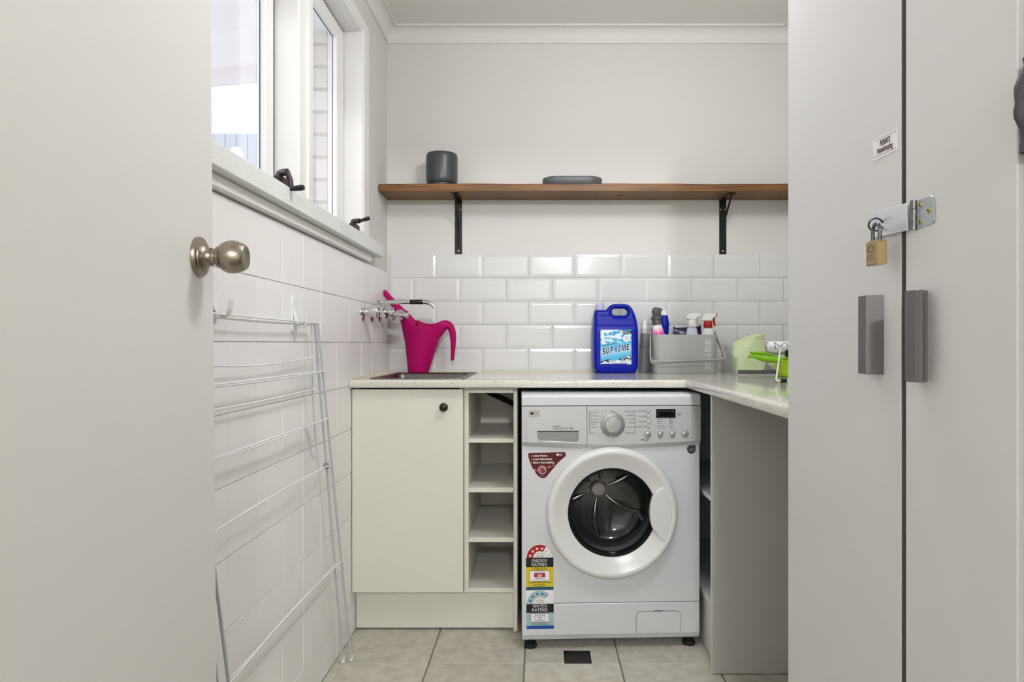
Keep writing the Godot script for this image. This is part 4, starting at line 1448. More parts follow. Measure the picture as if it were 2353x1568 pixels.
# ---------------------------------------------------------------- shelf
func build_shelf() -> void:
	var sh := thing("wall_shelf", "long brown timber shelf on black brackets across the back wall", "shelf", Vector3(0.216, 1.6512, -2.838))
	var s := stn()
	# a slightly wavy front arris, as old timber has
	var rings := []
	for k in 45:
		var x := lerpf(-0.879, 0.879, k / 44.0)
		var w := 0.0009 * sin(x * 9.0) + 0.0005 * sin(x * 23.0)
		rings.append([Vector3(x, 0, -0.083), Vector3(x, 0.0008, 0.0805), Vector3(x, 0.0022, 0.082), Vector3(x, 0.030 + w, 0.082), Vector3(x, 0.0318 + w, 0.0805), Vector3(x, 0.0315, -0.083)])
	loft(s, rings, true, false)
	var pk := obj("plank", s, M.wood, sh)
	s = stn()
	for v in [[0.118, 0.005], [0.126, -0.004], [0.133, 0.012], [0.79, 0.03], [0.02, -0.02]]:
		lathe(s, V2([0.0, -0.0002, 0.010, -0.0002, 0.010, 0.0006, 0.0, 0.0006]), T(Vector3(v[0], 0, v[1])), 14, Vector2(1.0, 0.28))
	obj("knot", s, M.knot, pk)
	for k in 2:
		var b := thing("shelf_bracket", ["black metal shelf bracket under the left end of the timber shelf", "black metal shelf bracket near the right end of the timber shelf, beside the tall cupboard"][k], "bracket", Vector3([-0.356, 0.797][k], 1.651, -2.925), 0.0, "brackets under the timber shelf")
		s = stn()
		bx(s, Vector3(-0.0155, -0.236, 0.0), Vector3(0.0155, -0.002, 0.003), 0.0008)
		obj("wall_plate", s, M.black_metal, b)
		s = stn()
		bx(s, Vector3(-0.0155, -0.003, 0.0), Vector3(0.0155, -0.0002, 0.145), 0.0008)
		obj("arm", s, M.black_metal, b)
		s = stn()
		tube(s, spline([Vector3(0, -0.205, 0.005), Vector3(0.0, -0.19, 0.007), Vector3(0.0, -0.12, 0.012), Vector3(0.001, -0.07, 0.055), Vector3(0.001, -0.03, 0.104), Vector3(0, -0.008, 0.128), Vector3(0, -0.004, 0.135)], 5), 0.0042, 10)
		obj("brace", s, M.black_metal, b)
		for v in [[-0.0095, -0.041], [0.0095, -0.041], [0.001, -0.222]]:
			s = stn()
			var sx := Transform3D(Basis(Vector3(1, 0, 0), Vector3(0, 0, 1), Vector3(0, -1, 0)), Vector3(v[0], v[1], 0.003))
			lathe(s, V2([0.0042, 0.0, 0.0038, 0.0012, 0.0018, 0.0018, 0.0016, 0.001, 0.0, 0.001]), sx, 16)
			obj("screw", s, M.brass_screw, b)
	var pot := thing("plant_pot", "dark grey ceramic pot with saucer at the left end of the timber shelf", "pot", Vector3(-0.4165, 1.683, -2.843))
	s = stn()
	lathe(s, V2([0.0, 0.012, 0.052, 0.012, 0.0615, 0.017, 0.0655, 0.026, 0.0665, 0.035, 0.0668, 0.128, 0.0655, 0.139, 0.0625, 0.144, 0.058, 0.145, 0.0555, 0.142, 0.055, 0.13, 0.055, 0.03, 0.0, 0.028]), Transform3D(), 56)
	obj("pot", s, M.charcoal, pot)
	s = stn()
	lathe(s, V2([0.0, 0.0, 0.057, 0.0, 0.063, 0.003, 0.0645, 0.010, 0.0645, 0.0125, 0.061, 0.013, 0.0, 0.0118]), Transform3D(), 56)
	obj("saucer", s, M.charcoal, pot)
	s = stn()
	var ring_at := func(r: float, y: float) -> Array:
		var o := []
		for i in 48:
			var a := TAU * i / 48
			var p := Vector3(cos(a) * r, y, sin(a) * r)
			p.x += signf(cos(a)) * 0.066 if absf(cos(a)) > 1e-6 else 0.0
			o.append(p)
		return o
	loft(s, [ring_at.call(0.055, 0.0), ring_at.call(0.059, 0.004), ring_at.call(0.0605, 0.032), ring_at.call(0.0595, 0.0365), ring_at.call(0.057, 0.0375), ring_at.call(0.055, 0.035), ring_at.call(0.053, 0.008)], true)
	meta(obj("oval_dish", s, M.mid_grey, null, T(Vector3(0.136, 1.6835, -2.836))), "low oval grey dish in the middle of the timber shelf", "dish")

# ---------------------------------------------------------------- sink and tap
func build_sink_and_tap() -> void:
	var k := thing("sink", "small stainless steel inset sink in the left end of the worktop", "sink", Vector3(-0.4355, 0.9, -2.61))
	var s := stn()
	var rr := func(w: float, d: float, r: float, y: float, dz := 0.0) -> Array:
		var o := []
		for v in rrect(w, d, r, 5):
			o.append(Vector3(v.x, y, v.y + dz))
		return o
	loft(s, [rr.call(0.336, 0.505, 0.012, 0.0005), rr.call(0.336, 0.505, 0.012, 0.0022), rr.call(0.328, 0.497, 0.010, 0.0035), rr.call(0.300, 0.368, 0.03, 0.0028, 0.045), rr.call(0.292, 0.36, 0.03, -0.002, 0.045), rr.call(0.286, 0.354, 0.035, -0.14, 0.045), rr.call(0.25, 0.32, 0.05, -0.158, 0.045), rr.call(0.06, 0.06, 0.025, -0.162, 0.045)], false)
	group(s, false)
	var last = rr.call(0.06, 0.06, 0.025, -0.162, 0.045)
	for i in last.size():
		tri_out(s, Vector3(0, -0.162, 0.045), last[i], last[(i + 1) % last.size()], Vector3.UP)
	obj("bowl", s, M.steel, k)
	s = stn()
	lathe(s, V2([0.036, -0.1618, 0.034, -0.1595, 0.024, -0.1605, 0.0, -0.161]), T(Vector3(0, 0, 0.045)), 28)
	obj("waste", s, M.chrome, k)
	# wall tap set: two taps and a swivel spout between them
	var t := thing("tap_set", "chrome wall tap set with a swivel spout above the sink", "tap", Vector3(-0.661, 1.143, -2.63))
	var out := Basis(Vector3(0, 1, 0), Vector3(1, 0, 0), Vector3(0, 0, -1))
	for e in [0.135, 0.0, -0.135]:
		s = stn()
		lathe(s, V2([0.034, 0.0005, 0.0335, 0.002, 0.028, 0.005, 0.016, 0.0075, 0.013, 0.008, 0.013, 0.012]), Transform3D(out, Vector3(0, 0, e)), 36)
		obj("wall_flange", s, M.chrome, t)
	for e in [0.135, -0.135]:
		s = stn()
		lathe(s, V2([0.012, 0.007, 0.012, 0.016, 0.0165, 0.018, 0.0165, 0.022, 0.018, 0.024, 0.0215, 0.044, 0.0235, 0.056, 0.0225, 0.058, 0.0175, 0.06, 0.0175, 0.064, 0.0, 0.064]), Transform3D(out, Vector3(0, 0, e)), 32)
		var body := obj("tap_body", s, M.chrome, t)
		s = stn()
		var rings := []
		for r in [[0.060, 0.013, 0.10], [0.064, 0.0155, 0.22], [0.072, 0.0195, 0.32], [0.084, 0.021, 0.34], [0.092, 0.0205, 0.30], [0.097, 0.016, 0.2], [0.1, 0.01, 0.05]]:
			var ring := []
			for i in 40:
				var a := TAU * i / 40
				var rad: float = r[1] * (1.0 + r[2] * (cos(a * 4.0) - 0.4) * 0.55)
				ring.append(Vector3(r[0], cos(a) * rad, e + sin(a) * rad))
			rings.append(ring)
		loft(s, rings, true)
		obj("tap_handle", s, M.chrome, body)
		s = stn()
		lathe(s, V2([0.0105, 0.099, 0.0105, 0.102, 0.0095, 0.1032, 0.0, 0.1036]), Transform3D(out, Vector3(0, 0, e)), 24)
		obj("indicator_cap", s, mat(Color(0.8, 0.8, 0.8), 0.2, 0.5), body)
		for q in 4:
			s = stn()
			var dir := Vector3(0, cos(PI / 4 + PI / 2 * q), sin(PI / 4 + PI / 2 * q))
			tube(s, [Vector3(0.104, 0, e) + dir * 0.006, Vector3(0.110, 0, e) + dir * 0.014, Vector3(0.112, 0, e) + dir * 0.021], [0.005, 0.0048, 0.004], 10)
			obj("capstan_arm", s, M.chrome, body)
		s = stn()
		lathe(s, V2([0.009, 0.1, 0.0115, 0.106, 0.0115, 0.114, 0.009, 0.117, 0.0, 0.1175]), Transform3D(out, Vector3(0, 0, e)), 24)
		obj("capstan_hub", s, M.chrome, body)
	s = stn()
	lathe(s, V2([0.011, 0.006, 0.011, 0.016, 0.015, 0.018, 0.0155, 0.026, 0.0155, 0.038, 0.012, 0.043, 0.0, 0.0435]), Transform3D(out, Vector3.ZERO), 28)
	var sb := obj("spout_body", s, M.chrome, t)
	s = stn()
	lathe(s, V2([0.0, -0.016, 0.0085, -0.016, 0.0105, -0.012, 0.0105, 0.006, 0.0125, 0.010, 0.0125, 0.016, 0.010, 0.019, 0.010, 0.050, 0.0115, 0.053, 0.0105, 0.056, 0.0, 0.0565]), T(Vector3(0.03, 0.0, 0)), 28)
	obj("riser", s, M.chrome, sb)
	s = stn()
	tube(s, spline([Vector3(0.032, 0.043, 0), Vector3(0.05, 0.0445, 0), Vector3(0.10, 0.045, 0), Vector3(0.165, 0.0455, 0), Vector3(0.202, 0.0455, 0), Vector3(0.222, 0.043, 0.0), Vector3(0.236, 0.036, 0.0), Vector3(0.247, 0.0255, 0.0)], 6), 0.0085, 20)
	obj("spout", s, M.chrome, t)
	s = stn()
	tube(s, [Vector3(0.151, 0.0455, 0), Vector3(0.152, 0.0455, 0), Vector3(0.2, 0.0455, 0), Vector3(0.201, 0.0455, 0)], [0.0088, 0.0094, 0.0094, 0.0088], 20)
	obj("black_sleeve", s, M.black, t)

# ---------------------------------------------------------------- clothes rack and hooks
func build_rack() -> void:
	var rk := thing("clothes_rack", "folded white wire clothes airer hanging from hooks on the left tiled wall", "clothes rack", Vector3(-0.62, 0, -1.75))
	var o := Vector3(-0.62, 0, -1.75)
	var far := func(y: float) -> float: return 2.148 - 0.245 * y
	var near := func(y: float) -> float: return 1.384 - 0.2 * y
	for f in 2:
		var xb: float = [-0.632, -0.6085][f]
		var xt: float = [-0.634, -0.624][f]
		var off: float = [0.0, 0.012][f]
		for e in 2:
			var s := stn()
			var pts := []
			for k in 9:
				var y := 1.083 * k / 8.0
				var d: float = far.call(y) + off * (1.0 - y) if e == 0 else near.call(y) + off * (1.0 - y)
				pts.append(Vector3(lerpf(xb, xt, y / 1.083), maxf(y, 0.003), -d) - o)
			tube(s, pts, 0.0034, 10)
			obj("leg", s, M.grey_wire, rk)
			s = stn()
			tube(s, [pts[0], pts[0] + Vector3(0, 0.018, 0), pts[0] + Vector3(0, 0.019, 0)], [0.006, 0.0058, 0.0045], 10)
			obj("foot_cap", s, M.white_plastic, rk)
	# each rail: height, depth far, depth near, x, sag
	var rails := [[1.083, 1.8837, 1.17, -0.628, 0.0], [1.079, 1.878, 1.17, -0.636, 0.004], [0.947, 1.912, 1.19, -0.615, 0.0], [0.943, 1.905, 1.19, -0.6255, 0.003],
		[0.809, 1.955, 1.22, -0.612, 0.0], [0.803, 1.93, 1.22, -0.6265, 0.006], [0.669, 1.96, 1.25, -0.616, -0.006], [0.353, 2.068, 1.305, -0.6135, -0.012], [0.350, 2.060, 1.30, -0.626, 0.004],
		[0.988, 1.885, 1.18, -0.637, 0.012], [0.897, 1.892, 1.19, -0.636, 0.003]]
	for i in rails.size():
		var r = rails[i]
		var s := stn()
		var pts := []
		for k in 11:
			var t := k / 10.0
			pts.append(Vector3(r[3], r[0] - r[4] * sin(t * PI), -lerpf(r[1], r[2], t)) - o)
		tube(s, pts, 0.0022 if i > 1 else 0.0025, 8)
		obj("rail", s, M.white_wire, rk)
	# the fold-out wing hangs straight down and ends in a wire hook
	var s := stn()
	tube(s, spline([Vector3(-0.637, 1.083, -1.868) - o, Vector3(-0.6375, 0.95, -1.876) - o, Vector3(-0.638, 0.82, -1.888) - o, Vector3(-0.637, 0.74, -1.905) - o, Vector3(-0.635, 0.709, -1.905) - o, Vector3(-0.637, 0.702, -1.89) - o, Vector3(-0.64, 0.712, -1.878) - o, Vector3(-0.642, 0.745, -1.872) - o, Vector3(-0.65, 0.80, -1.845) - o], 6), 0.0019, 8)
	obj("wing_wire", s, M.grey_wire, rk)
	s = stn()
	tube(s, [Vector3(-0.630, 0.668, -1.955) - o, Vector3(-0.629, 0.668, -1.955) - o, Vector3(-0.618, 0.668, -1.955) - o, Vector3(-0.617, 0.668, -1.955) - o], [0.007, 0.009, 0.009, 0.007], 16)
	obj("pivot_disc", s, mat(Color(0.5, 0.5, 0.5), 0.5), rk)
	for k in 2:
		var h := thing("wall_hook", ["white adhesive hook on the tiles holding the airer, right one in full view", "white adhesive hook beside the door edge, half hidden behind the door"][k], "hook", Vector3(-0.66, [1.104, 1.115][k], [-1.79, -1.345][k]), 0.0, "adhesive hooks holding the airer")
		s = stn()
		prism(s, rrect(0.036, 0.104, 0.017, 6), 0.0, 0.006, 0.0016, Transform3D(Basis(Vector3(0, 0, -1), Vector3(0, 1, 0), Vector3(1, 0, 0)), Vector3.ZERO), true)
		obj("base", s, M.white_plastic, h)
		s = stn()
		var rings := []
		for v in [[0.006, 0.012, 0.0135, 0.003], [0.008, -0.008, 0.0135, 0.004], [0.012, -0.022, 0.0125, 0.0042], [0.02, -0.0325, 0.011, 0.0042], [0.029, -0.034, 0.0095, 0.004], [0.0355, -0.029, 0.009, 0.0036], [0.039, -0.018, 0.0085, 0.003], [0.0405, -0.002, 0.0085, 0.0022]]:
			rings.append([v])
		var pts := []
		for v in rings:
			pts.append(v[0])
		var lr := []
		for i in pts.size():
			var a = pts[maxi(i - 1, 0)]
			var b = pts[mini(i + 1, pts.size() - 1)]
			var tg := Vector2(b[0] - a[0], b[1] - a[1]).normalized()
			var nn := Vector2(tg.y, -tg.x)
			var v = pts[i]
			var ring := []
			for q in 14:
				var an := TAU * q / 14
				var off: Vector2 = nn * cos(an) * v[3] * 0.8
				ring.append(Vector3(v[0] + off.x, v[1] + off.y, sin(an) * v[2]))
			lr.append(ring)
		loft(s, lr, true)
		obj("hook", s, M.white_plastic, h)

# ---------------------------------------------------------------- things on the worktop
func smin(a: float, b: float, k: float) -> float:
	var h := clampf(0.5 + 0.5 * (b - a) / k, 0.0, 1.0)
	return lerpf(b, a, h) - k * h * (1.0 - h)

func cone_seg(p: Vector3, a: Vector3, b: Vector3, ra: float, rb: float) -> float:
	var ab := b - a
	var t := clampf((p - a).dot(ab) / ab.length_squared(), 0.0, 1.0)
	return p.distance_to(a + ab * t) - lerpf(ra, rb, t)

func poly_dist(p: Vector2, v: PackedVector2Array) -> float:
	var d := 1e9
	var inside := false
	var n := v.size()
	var j := n - 1
	for i in n:
		var e := v[j] - v[i]
		var w := p - v[i]
		var b := w - e * clampf(w.dot(e) / e.length_squared(), 0.0, 1.0)
		d = minf(d, b.length_squared())
		if (v[i].y > p.y) != (v[j].y > p.y) and p.x < (v[j].x - v[i].x) * (p.y - v[i].y) / (v[j].y - v[i].y) + v[i].x:
			inside = not inside
		j = i
	return -sqrt(d) if inside else sqrt(d)

func smooth_poly(list: Array, n := 4) -> PackedVector2Array:
	var o := PackedVector2Array()
	var m := list.size()
	for i in m:
		for k in n:
			o.append(list[i].cubic_interpolate(list[(i + 1) % m], list[(i + m - 1) % m], list[(i + 2) % m], float(k) / n))
	return o

func watering_can() -> void:
	var U := 1.0 / 546.0
	var at := func(px: float, py: float, z := 0.0) -> Vector3: return Vector3((px - 963.0) * U, (857.5 - py) * U, z)
	var sp := [[[882, 670], 0.0105], [[896, 687], 0.0125], [[914, 709], 0.0172], [[937, 737], 0.0255], [[952, 768], 0.034]]
	var hd := [[[1008, 762], 0.026], [[1024, 749], 0.020], [[1036, 751], 0.0155], [[1043, 768], 0.0135], [[1044, 795], 0.0105], [[1042, 827], 0.0072]]
	var spp := []
	for v in sp: spp.append(at.call(v[0][0], v[0][1]))
	var hdp := []
	var hr := []
	for v in hd:
		hdp.append(at.call(v[0][0], v[0][1]))
		hr.append(Vector2(v[1], 0))
	hdp = spline(hdp, 4)
	hr = spline(hr, 4)
	var f := func(p: Vector3) -> float:
		var h := clampf(p.y / 0.2, 0.0, 1.3)
		var cx := 0.0225 * h
		var hw := 0.043 + 0.042 * h
		var hz := 0.040 + 0.016 * h
		var q := Vector2((p.x - cx) / hw, p.z / hz)
		var side := (q.length() - 1.0) * minf(hw, hz)
		var rim := 0.1975 + minf(6.0 * (p.x - 0.04) * (p.x - 0.04), 0.016) - p.z * 0.17
		var body := maxf(maxf(side, -p.y), p.y - rim)
		var d := body
		var sd := 1e9
		for i in spp.size() - 1:
			sd = minf(sd, cone_seg(p, spp[i], spp[i + 1], sp[i][1], sp[i + 1][1]))
		# the spout is cut square at its tip
		sd = maxf(sd, (p - spp[0]).dot((spp[0] - spp[1]).normalized()))
		d = smin(d, sd, 0.02)
		var hh := 1e9
		for i in hdp.size() - 1:
			hh = minf(hh, cone_seg(p, hdp[i], hdp[i + 1], hr[i].x, hr[i + 1].x))
		d = smin(d, hh, 0.012)
		# hollow
		var inner := (q.length() - 1.0) * minf(hw, hz) + 0.009
		inner = maxf(inner, 0.09 - p.y)
		return maxf(d, -maxf(inner, -(p.x - cx + 0.034)))
	var s := stn()
	nets(s, f, Vector3(-0.165, -0.008, -0.066), Vector3(0.175, 0.362, 0.066), 0.0037)
	var can := thing("watering_can", "magenta plastic watering can with long spout standing behind the sink", "watering can", Vector3(-0.5125, 0.9035, -2.822), -0.06)
	obj("can", s, M.magenta, can)

func jug_label() -> ImageTexture:
	var w := 264
	var h := 300
	var im := Image.create(w, h, false, Image.FORMAT_RGB8)
	var f := FastNoiseLite.new()
	f.seed = 4
	f.frequency = 0.014
	f.fractal_octaves = 5
	for y in h:
		for x in w:
			var u := float(x) / w
			var v := float(y) / h
			var c := Color(0.08, 0.62, 0.85).lerp(Color(0.3, 0.75, 0.92), v)
			var cl := f.get_noise_2d(x, y * 1.7) + 0.5 - 1.1 * absf(v - 0.13) - 0.35 * u
			if v < 0.42:
				c = c.lerp(Color(0.9, 0.93, 0.96), clampf(cl * 3.2, 0.0, 1.0))
			# a pale glow round the name
			var g := exp(-pow((v - 0.58 + 0.13 * (u - 0.5)) / 0.15, 2.0))
			c = c.lerp(Color(0.86, 0.9, 0.95), g * 0.78)
			# mountains
			var m1 := 0.84 + 0.30 * absf(u - 0.24) if u < 0.45 else 0.92 - 0.36 * (u - 0.4)
			m1 += 0.02 * f.get_noise_2d(x * 6.0, 40)
			if v > m1:
				var r := f.get_noise_2d(x * 1.2 + y * 2.2, y * 3.4 - x * 1.3)
				c = Color(0.93, 0.95, 0.97) if r > 0.02 else Color(0.1, 0.15, 0.27)
				if v > 0.955 - 0.1 * u:
					c = c.lerp(Color(0.93, 0.95, 0.97), 0.8)
			if v > 0.985 - 0.02 * u and u < 0.85:
				c = Color(0.0, 0.1, 0.6)
			im.set_pixel(x, y, c)
	return ImageTexture.create_from_image(im)

func build_counter_things() -> void:
	watering_can()
	var s: SurfaceTool
	# blue jug, drawn at 547 units to the metre with its base at (1412, 858)
	var J := func(zx: float, zy: float) -> Vector2: return Vector2((1360.0 + zx * 0.1084 - 1412.5) / 547.0, (858.0 - (690.0 + zy * 0.1084)) / 547.0)
	var outl := []
	for v in [[62, 1550], [30, 1420], [22, 1200], [22, 700], [30, 420], [48, 215], [75, 202], [290, 202], [330, 160], [390, 95], [460, 72], [700, 72], [780, 92], [850, 165], [915, 290], [950, 420], [955, 700], [955, 1300], [950, 1420], [905, 1545], [700, 1556], [250, 1556]]:
		outl.append(J.call(v[0], v[1]))
	var po := PackedVector2Array(outl)
	var hole := []
	for v in [[415, 245], [425, 200], [465, 168], [690, 168], [740, 195], [765, 250], [745, 300], [710, 318], [470, 318], [430, 290]]:
		hole.append(J.call(v[0], v[1]))
	var ho := PackedVector2Array(hole)
	var jf := func(p: Vector3) -> float:
		var q := Vector2(p.x, p.y)
		var d2 := maxf(poly_dist(q, po), 0.012 - poly_dist(q, ho) - 0.012)
		var half := 0.05
		if p.y > 0.185:
			half = lerpf(0.05, 0.028, clampf((p.y - 0.185) / 0.05, 0.0, 1.0))
		var w := Vector2(d2 + 0.016, absf(p.z) - half + 0.016)
		var w2 := minf(maxf(w.x, w.y), 0.0) + Vector2(maxf(w.x, 0), maxf(w.y, 0)).length() - 0.016
		# a moulded panel line round the shoulder
		return w2 - (0.0012 if p.y < 0.2 and p.y > 0.02 else 0.0)
	var jug := thing("detergent_jug", "big blue plastic laundry liquid jug with sky label on the worktop", "jug", Vector3(0.3165, 0.9, -2.85), 0.03)
	s = stn()
	nets(s, jf, Vector3(-0.102, -0.006, -0.058), Vector3(0.102, 0.302, 0.058), 0.0036)
	var jb := obj("body", s, M.blue, jug)
	var cp: Vector2 = J.call(175, 205)
	s = stn()
	var cap := []
	for y in [[0.0, 0.0165], [0.004, 0.0175], [0.0245, 0.0172], [0.027, 0.0155]]:
		var ring := []
		for i in 72:
			var a := TAU * i / 72
			ring.append(Vector3(cos(a) * y[1] * (1.0 + 0.03 * (1 if i % 4 < 2 else -1)), y[0], sin(a) * y[1] * (1.0 + 0.03 * (1 if i % 4 < 2 else -1))))
		cap.append(ring)
	loft(s, cap, true)
	obj("cap", s, mat(Color(0.74, 0.75, 0.86), 0.35), jug, T(Vector3(cp.x, cp.y + 0.0035, 0)))
	s = stn()
	lathe(s, V2([0.0, -0.004, 0.0158, -0.004, 0.0158, 0.003, 0.0, 0.003]), T(Vector3(cp.x, cp.y, 0)), 32)
	obj("tamper_ring", s, mat(Color(0.82, 0.83, 0.9), 0.4), jug)
	var l0: Vector2 = J.call(152, 1358)
	var l1: Vector2 = J.call(806, 625)
	var lz := 0.0514
	var lm := mat(Color(1, 1, 1), 0.35)
	lm.albedo_texture = jug_label()
	s = stn()
	var lc := [Vector2(l0.x, l0.y), Vector2(l1.x, l0.y), Vector2(l1.x, l1.y), Vector2(l0.x, l1.y)]
	var uv := [Vector2(0, 1), Vector2(1, 1), Vector2(1, 0), Vector2(0, 0)]
	for k in [0, 2, 1, 0, 3, 2]:
		s.set_uv(uv[k])
		s.add_vertex(Vector3(lc[k].x, lc[k].y, lz + 0.0006))
	for e in [[0, 1], [1, 2], [2, 3], [3, 0]]:
		s.set_uv(uv[e[0]])
		var a: Vector2 = lc[e[0]]
		var b: Vector2 = lc[e[1]]
		quad_out(s, Vector3(a.x, a.y, lz - 0.003), Vector3(b.x, b.y, lz - 0.003), Vector3(b.x, b.y, lz + 0.0006), Vector3(a.x, a.y, lz + 0.0006), Vector3(a.x + b.x - l0.x - l1.x, a.y + b.y - l0.y - l1.y, 0))
	var lab := obj("sky_label", s, lm, jug)
	var navy := mat(Color(0.03, 0.05, 0.1), 0.5)
	var mid := mat(Color(0.02, 0.3, 0.62), 0.5)
	var slant := Transform3D(Basis(Vector3(1, 0.18, 0), Vector3(0.03, 1, 0), Vector3(0, 0, 1)), Vector3.ZERO)
	var zz := lz + 0.0009
	for pass_ in 2:
		var names := [["S", 225, 1085, 62], ["U", 305, 1070, 62], ["P", 388, 1055, 62], ["R", 475, 1038, 64], ["E", 553, 1023, 52], ["M", 642, 1008, 84], ["E", 728, 994, 50]]
		for i in names.size():
			var e = names[i]
			var q: Vector2 = J.call(e[1] + (5 if pass_ == 0 else 0), e[2] + (7 if pass_ == 0 else 0))
			var g := 1.12 if pass_ == 0 else 1.0
			text(e[0], 0.0262 * g * (1.0 - 0.012 * i), M.print_white if pass_ == 0 else [navy, navy, mat(Color(0.02, 0.14, 0.34), 0.5), mid, mid, mat(Color(0.02, 0.1, 0.25), 0.5), navy][i], lab, T(Vector3(q.x, q.y, zz + pass_ * 0.0003)) * slant, true, e[3] * 0.1084 / 547 * g)
	var uq: Vector2 = J.call(318, 940)
	text("Ultra Fresh", 0.0078, navy, lab, T(Vector3(uq.x, uq.y, zz)) * Transform3D(Basis(Vector3(1, 0.22, 0), Vector3(0.15, 1, 0), Vector3(0, 0, 1)), Vector3.ZERO), true, 0.0475)
	var cq: Vector2 = J.call(698, 808)
	flat_poly(lab, "white_disc", shift(circle(0.0152, 32), cq), zz - 0.0002, M.print_white)
	text("110", 0.0085, mid, lab, T(Vector3(cq.x, cq.y + 0.004, zz + 0.0003)), false, 0.0145)
	text("WASHES", 0.0036, mid, lab, T(Vector3(cq.x, cq.y - 0.0045, zz + 0.0003)), false, 0.022)
	var b0: Vector2 = J.call(590, 712)
	var b1: Vector2 = J.call(806, 648)
	flat_poly(lab, "black_tab", PackedVector2Array([b0, Vector2(b1.x, b0.y), b1, Vector2(b0.x, b1.y)]), zz - 0.0002, navy)
	flat_poly(lab, "white_disc", shift(circle(0.0074, 24), J.call(592, 680)), zz + 0.0001, M.print_white)
	var fq: Vector2 = J.call(592, 680)
	text("F1", 0.0058, navy, lab, T(Vector3(fq.x, fq.y, zz + 0.0004)), true, 0.008)
	var tq: Vector2 = J.call(690, 664)
	text("FRONT &", 0.0034, M.print_white, lab, T(Vector3(tq.x, tq.y, zz + 0.0002)), true, 0.022)
	tq = J.call(708, 692)
	text("TOP LOADER", 0.0034, M.print_white, lab, T(Vector3(tq.x, tq.y, zz + 0.0002)), true, 0.029)

	# clear bottle with a white spray top
	var cb := thing("clear_spray_bottle", "slim clear empty spray bottle with white nozzle between the blue jug and the grey caddy", "bottle", Vector3(0.443, 0.9, -2.84))
	s = stn()
	lathe(s, V2([0.0, 0.001, 0.024, 0.001, 0.0275, 0.005, 0.027, 0.03, 0.0245, 0.075, 0.0205, 0.12, 0.0185, 0.14, 0.0185, 0.158, 0.017, 0.166, 0.014, 0.169, 0.0135, 0.173]), Transform3D(), 40)
	obj("bottle", s, clear(Color(0.25, 0.255, 0.28), 0.3), cb)
	s = stn()
	lathe(s, V2([0.0, 0.168, 0.0142, 0.168, 0.0142, 0.187, 0.013, 0.1885, 0.0, 0.1885]), Transform3D(), 28)
	obj("collar", s, mat(Color(0.78, 0.78, 0.79), 0.35), cb)
	s = stn()
	lathe(s, V2([0.0, 0.188, 0.0118, 0.188, 0.0125, 0.192, 0.0115, 0.198, 0.0078, 0.206, 0.0075, 0.221, 0.0068, 0.2235, 0.0, 0.2235]), Transform3D(), 28)
	obj("nozzle", s, M.white_plastic, cb)

	caddy_group()
	green_group()

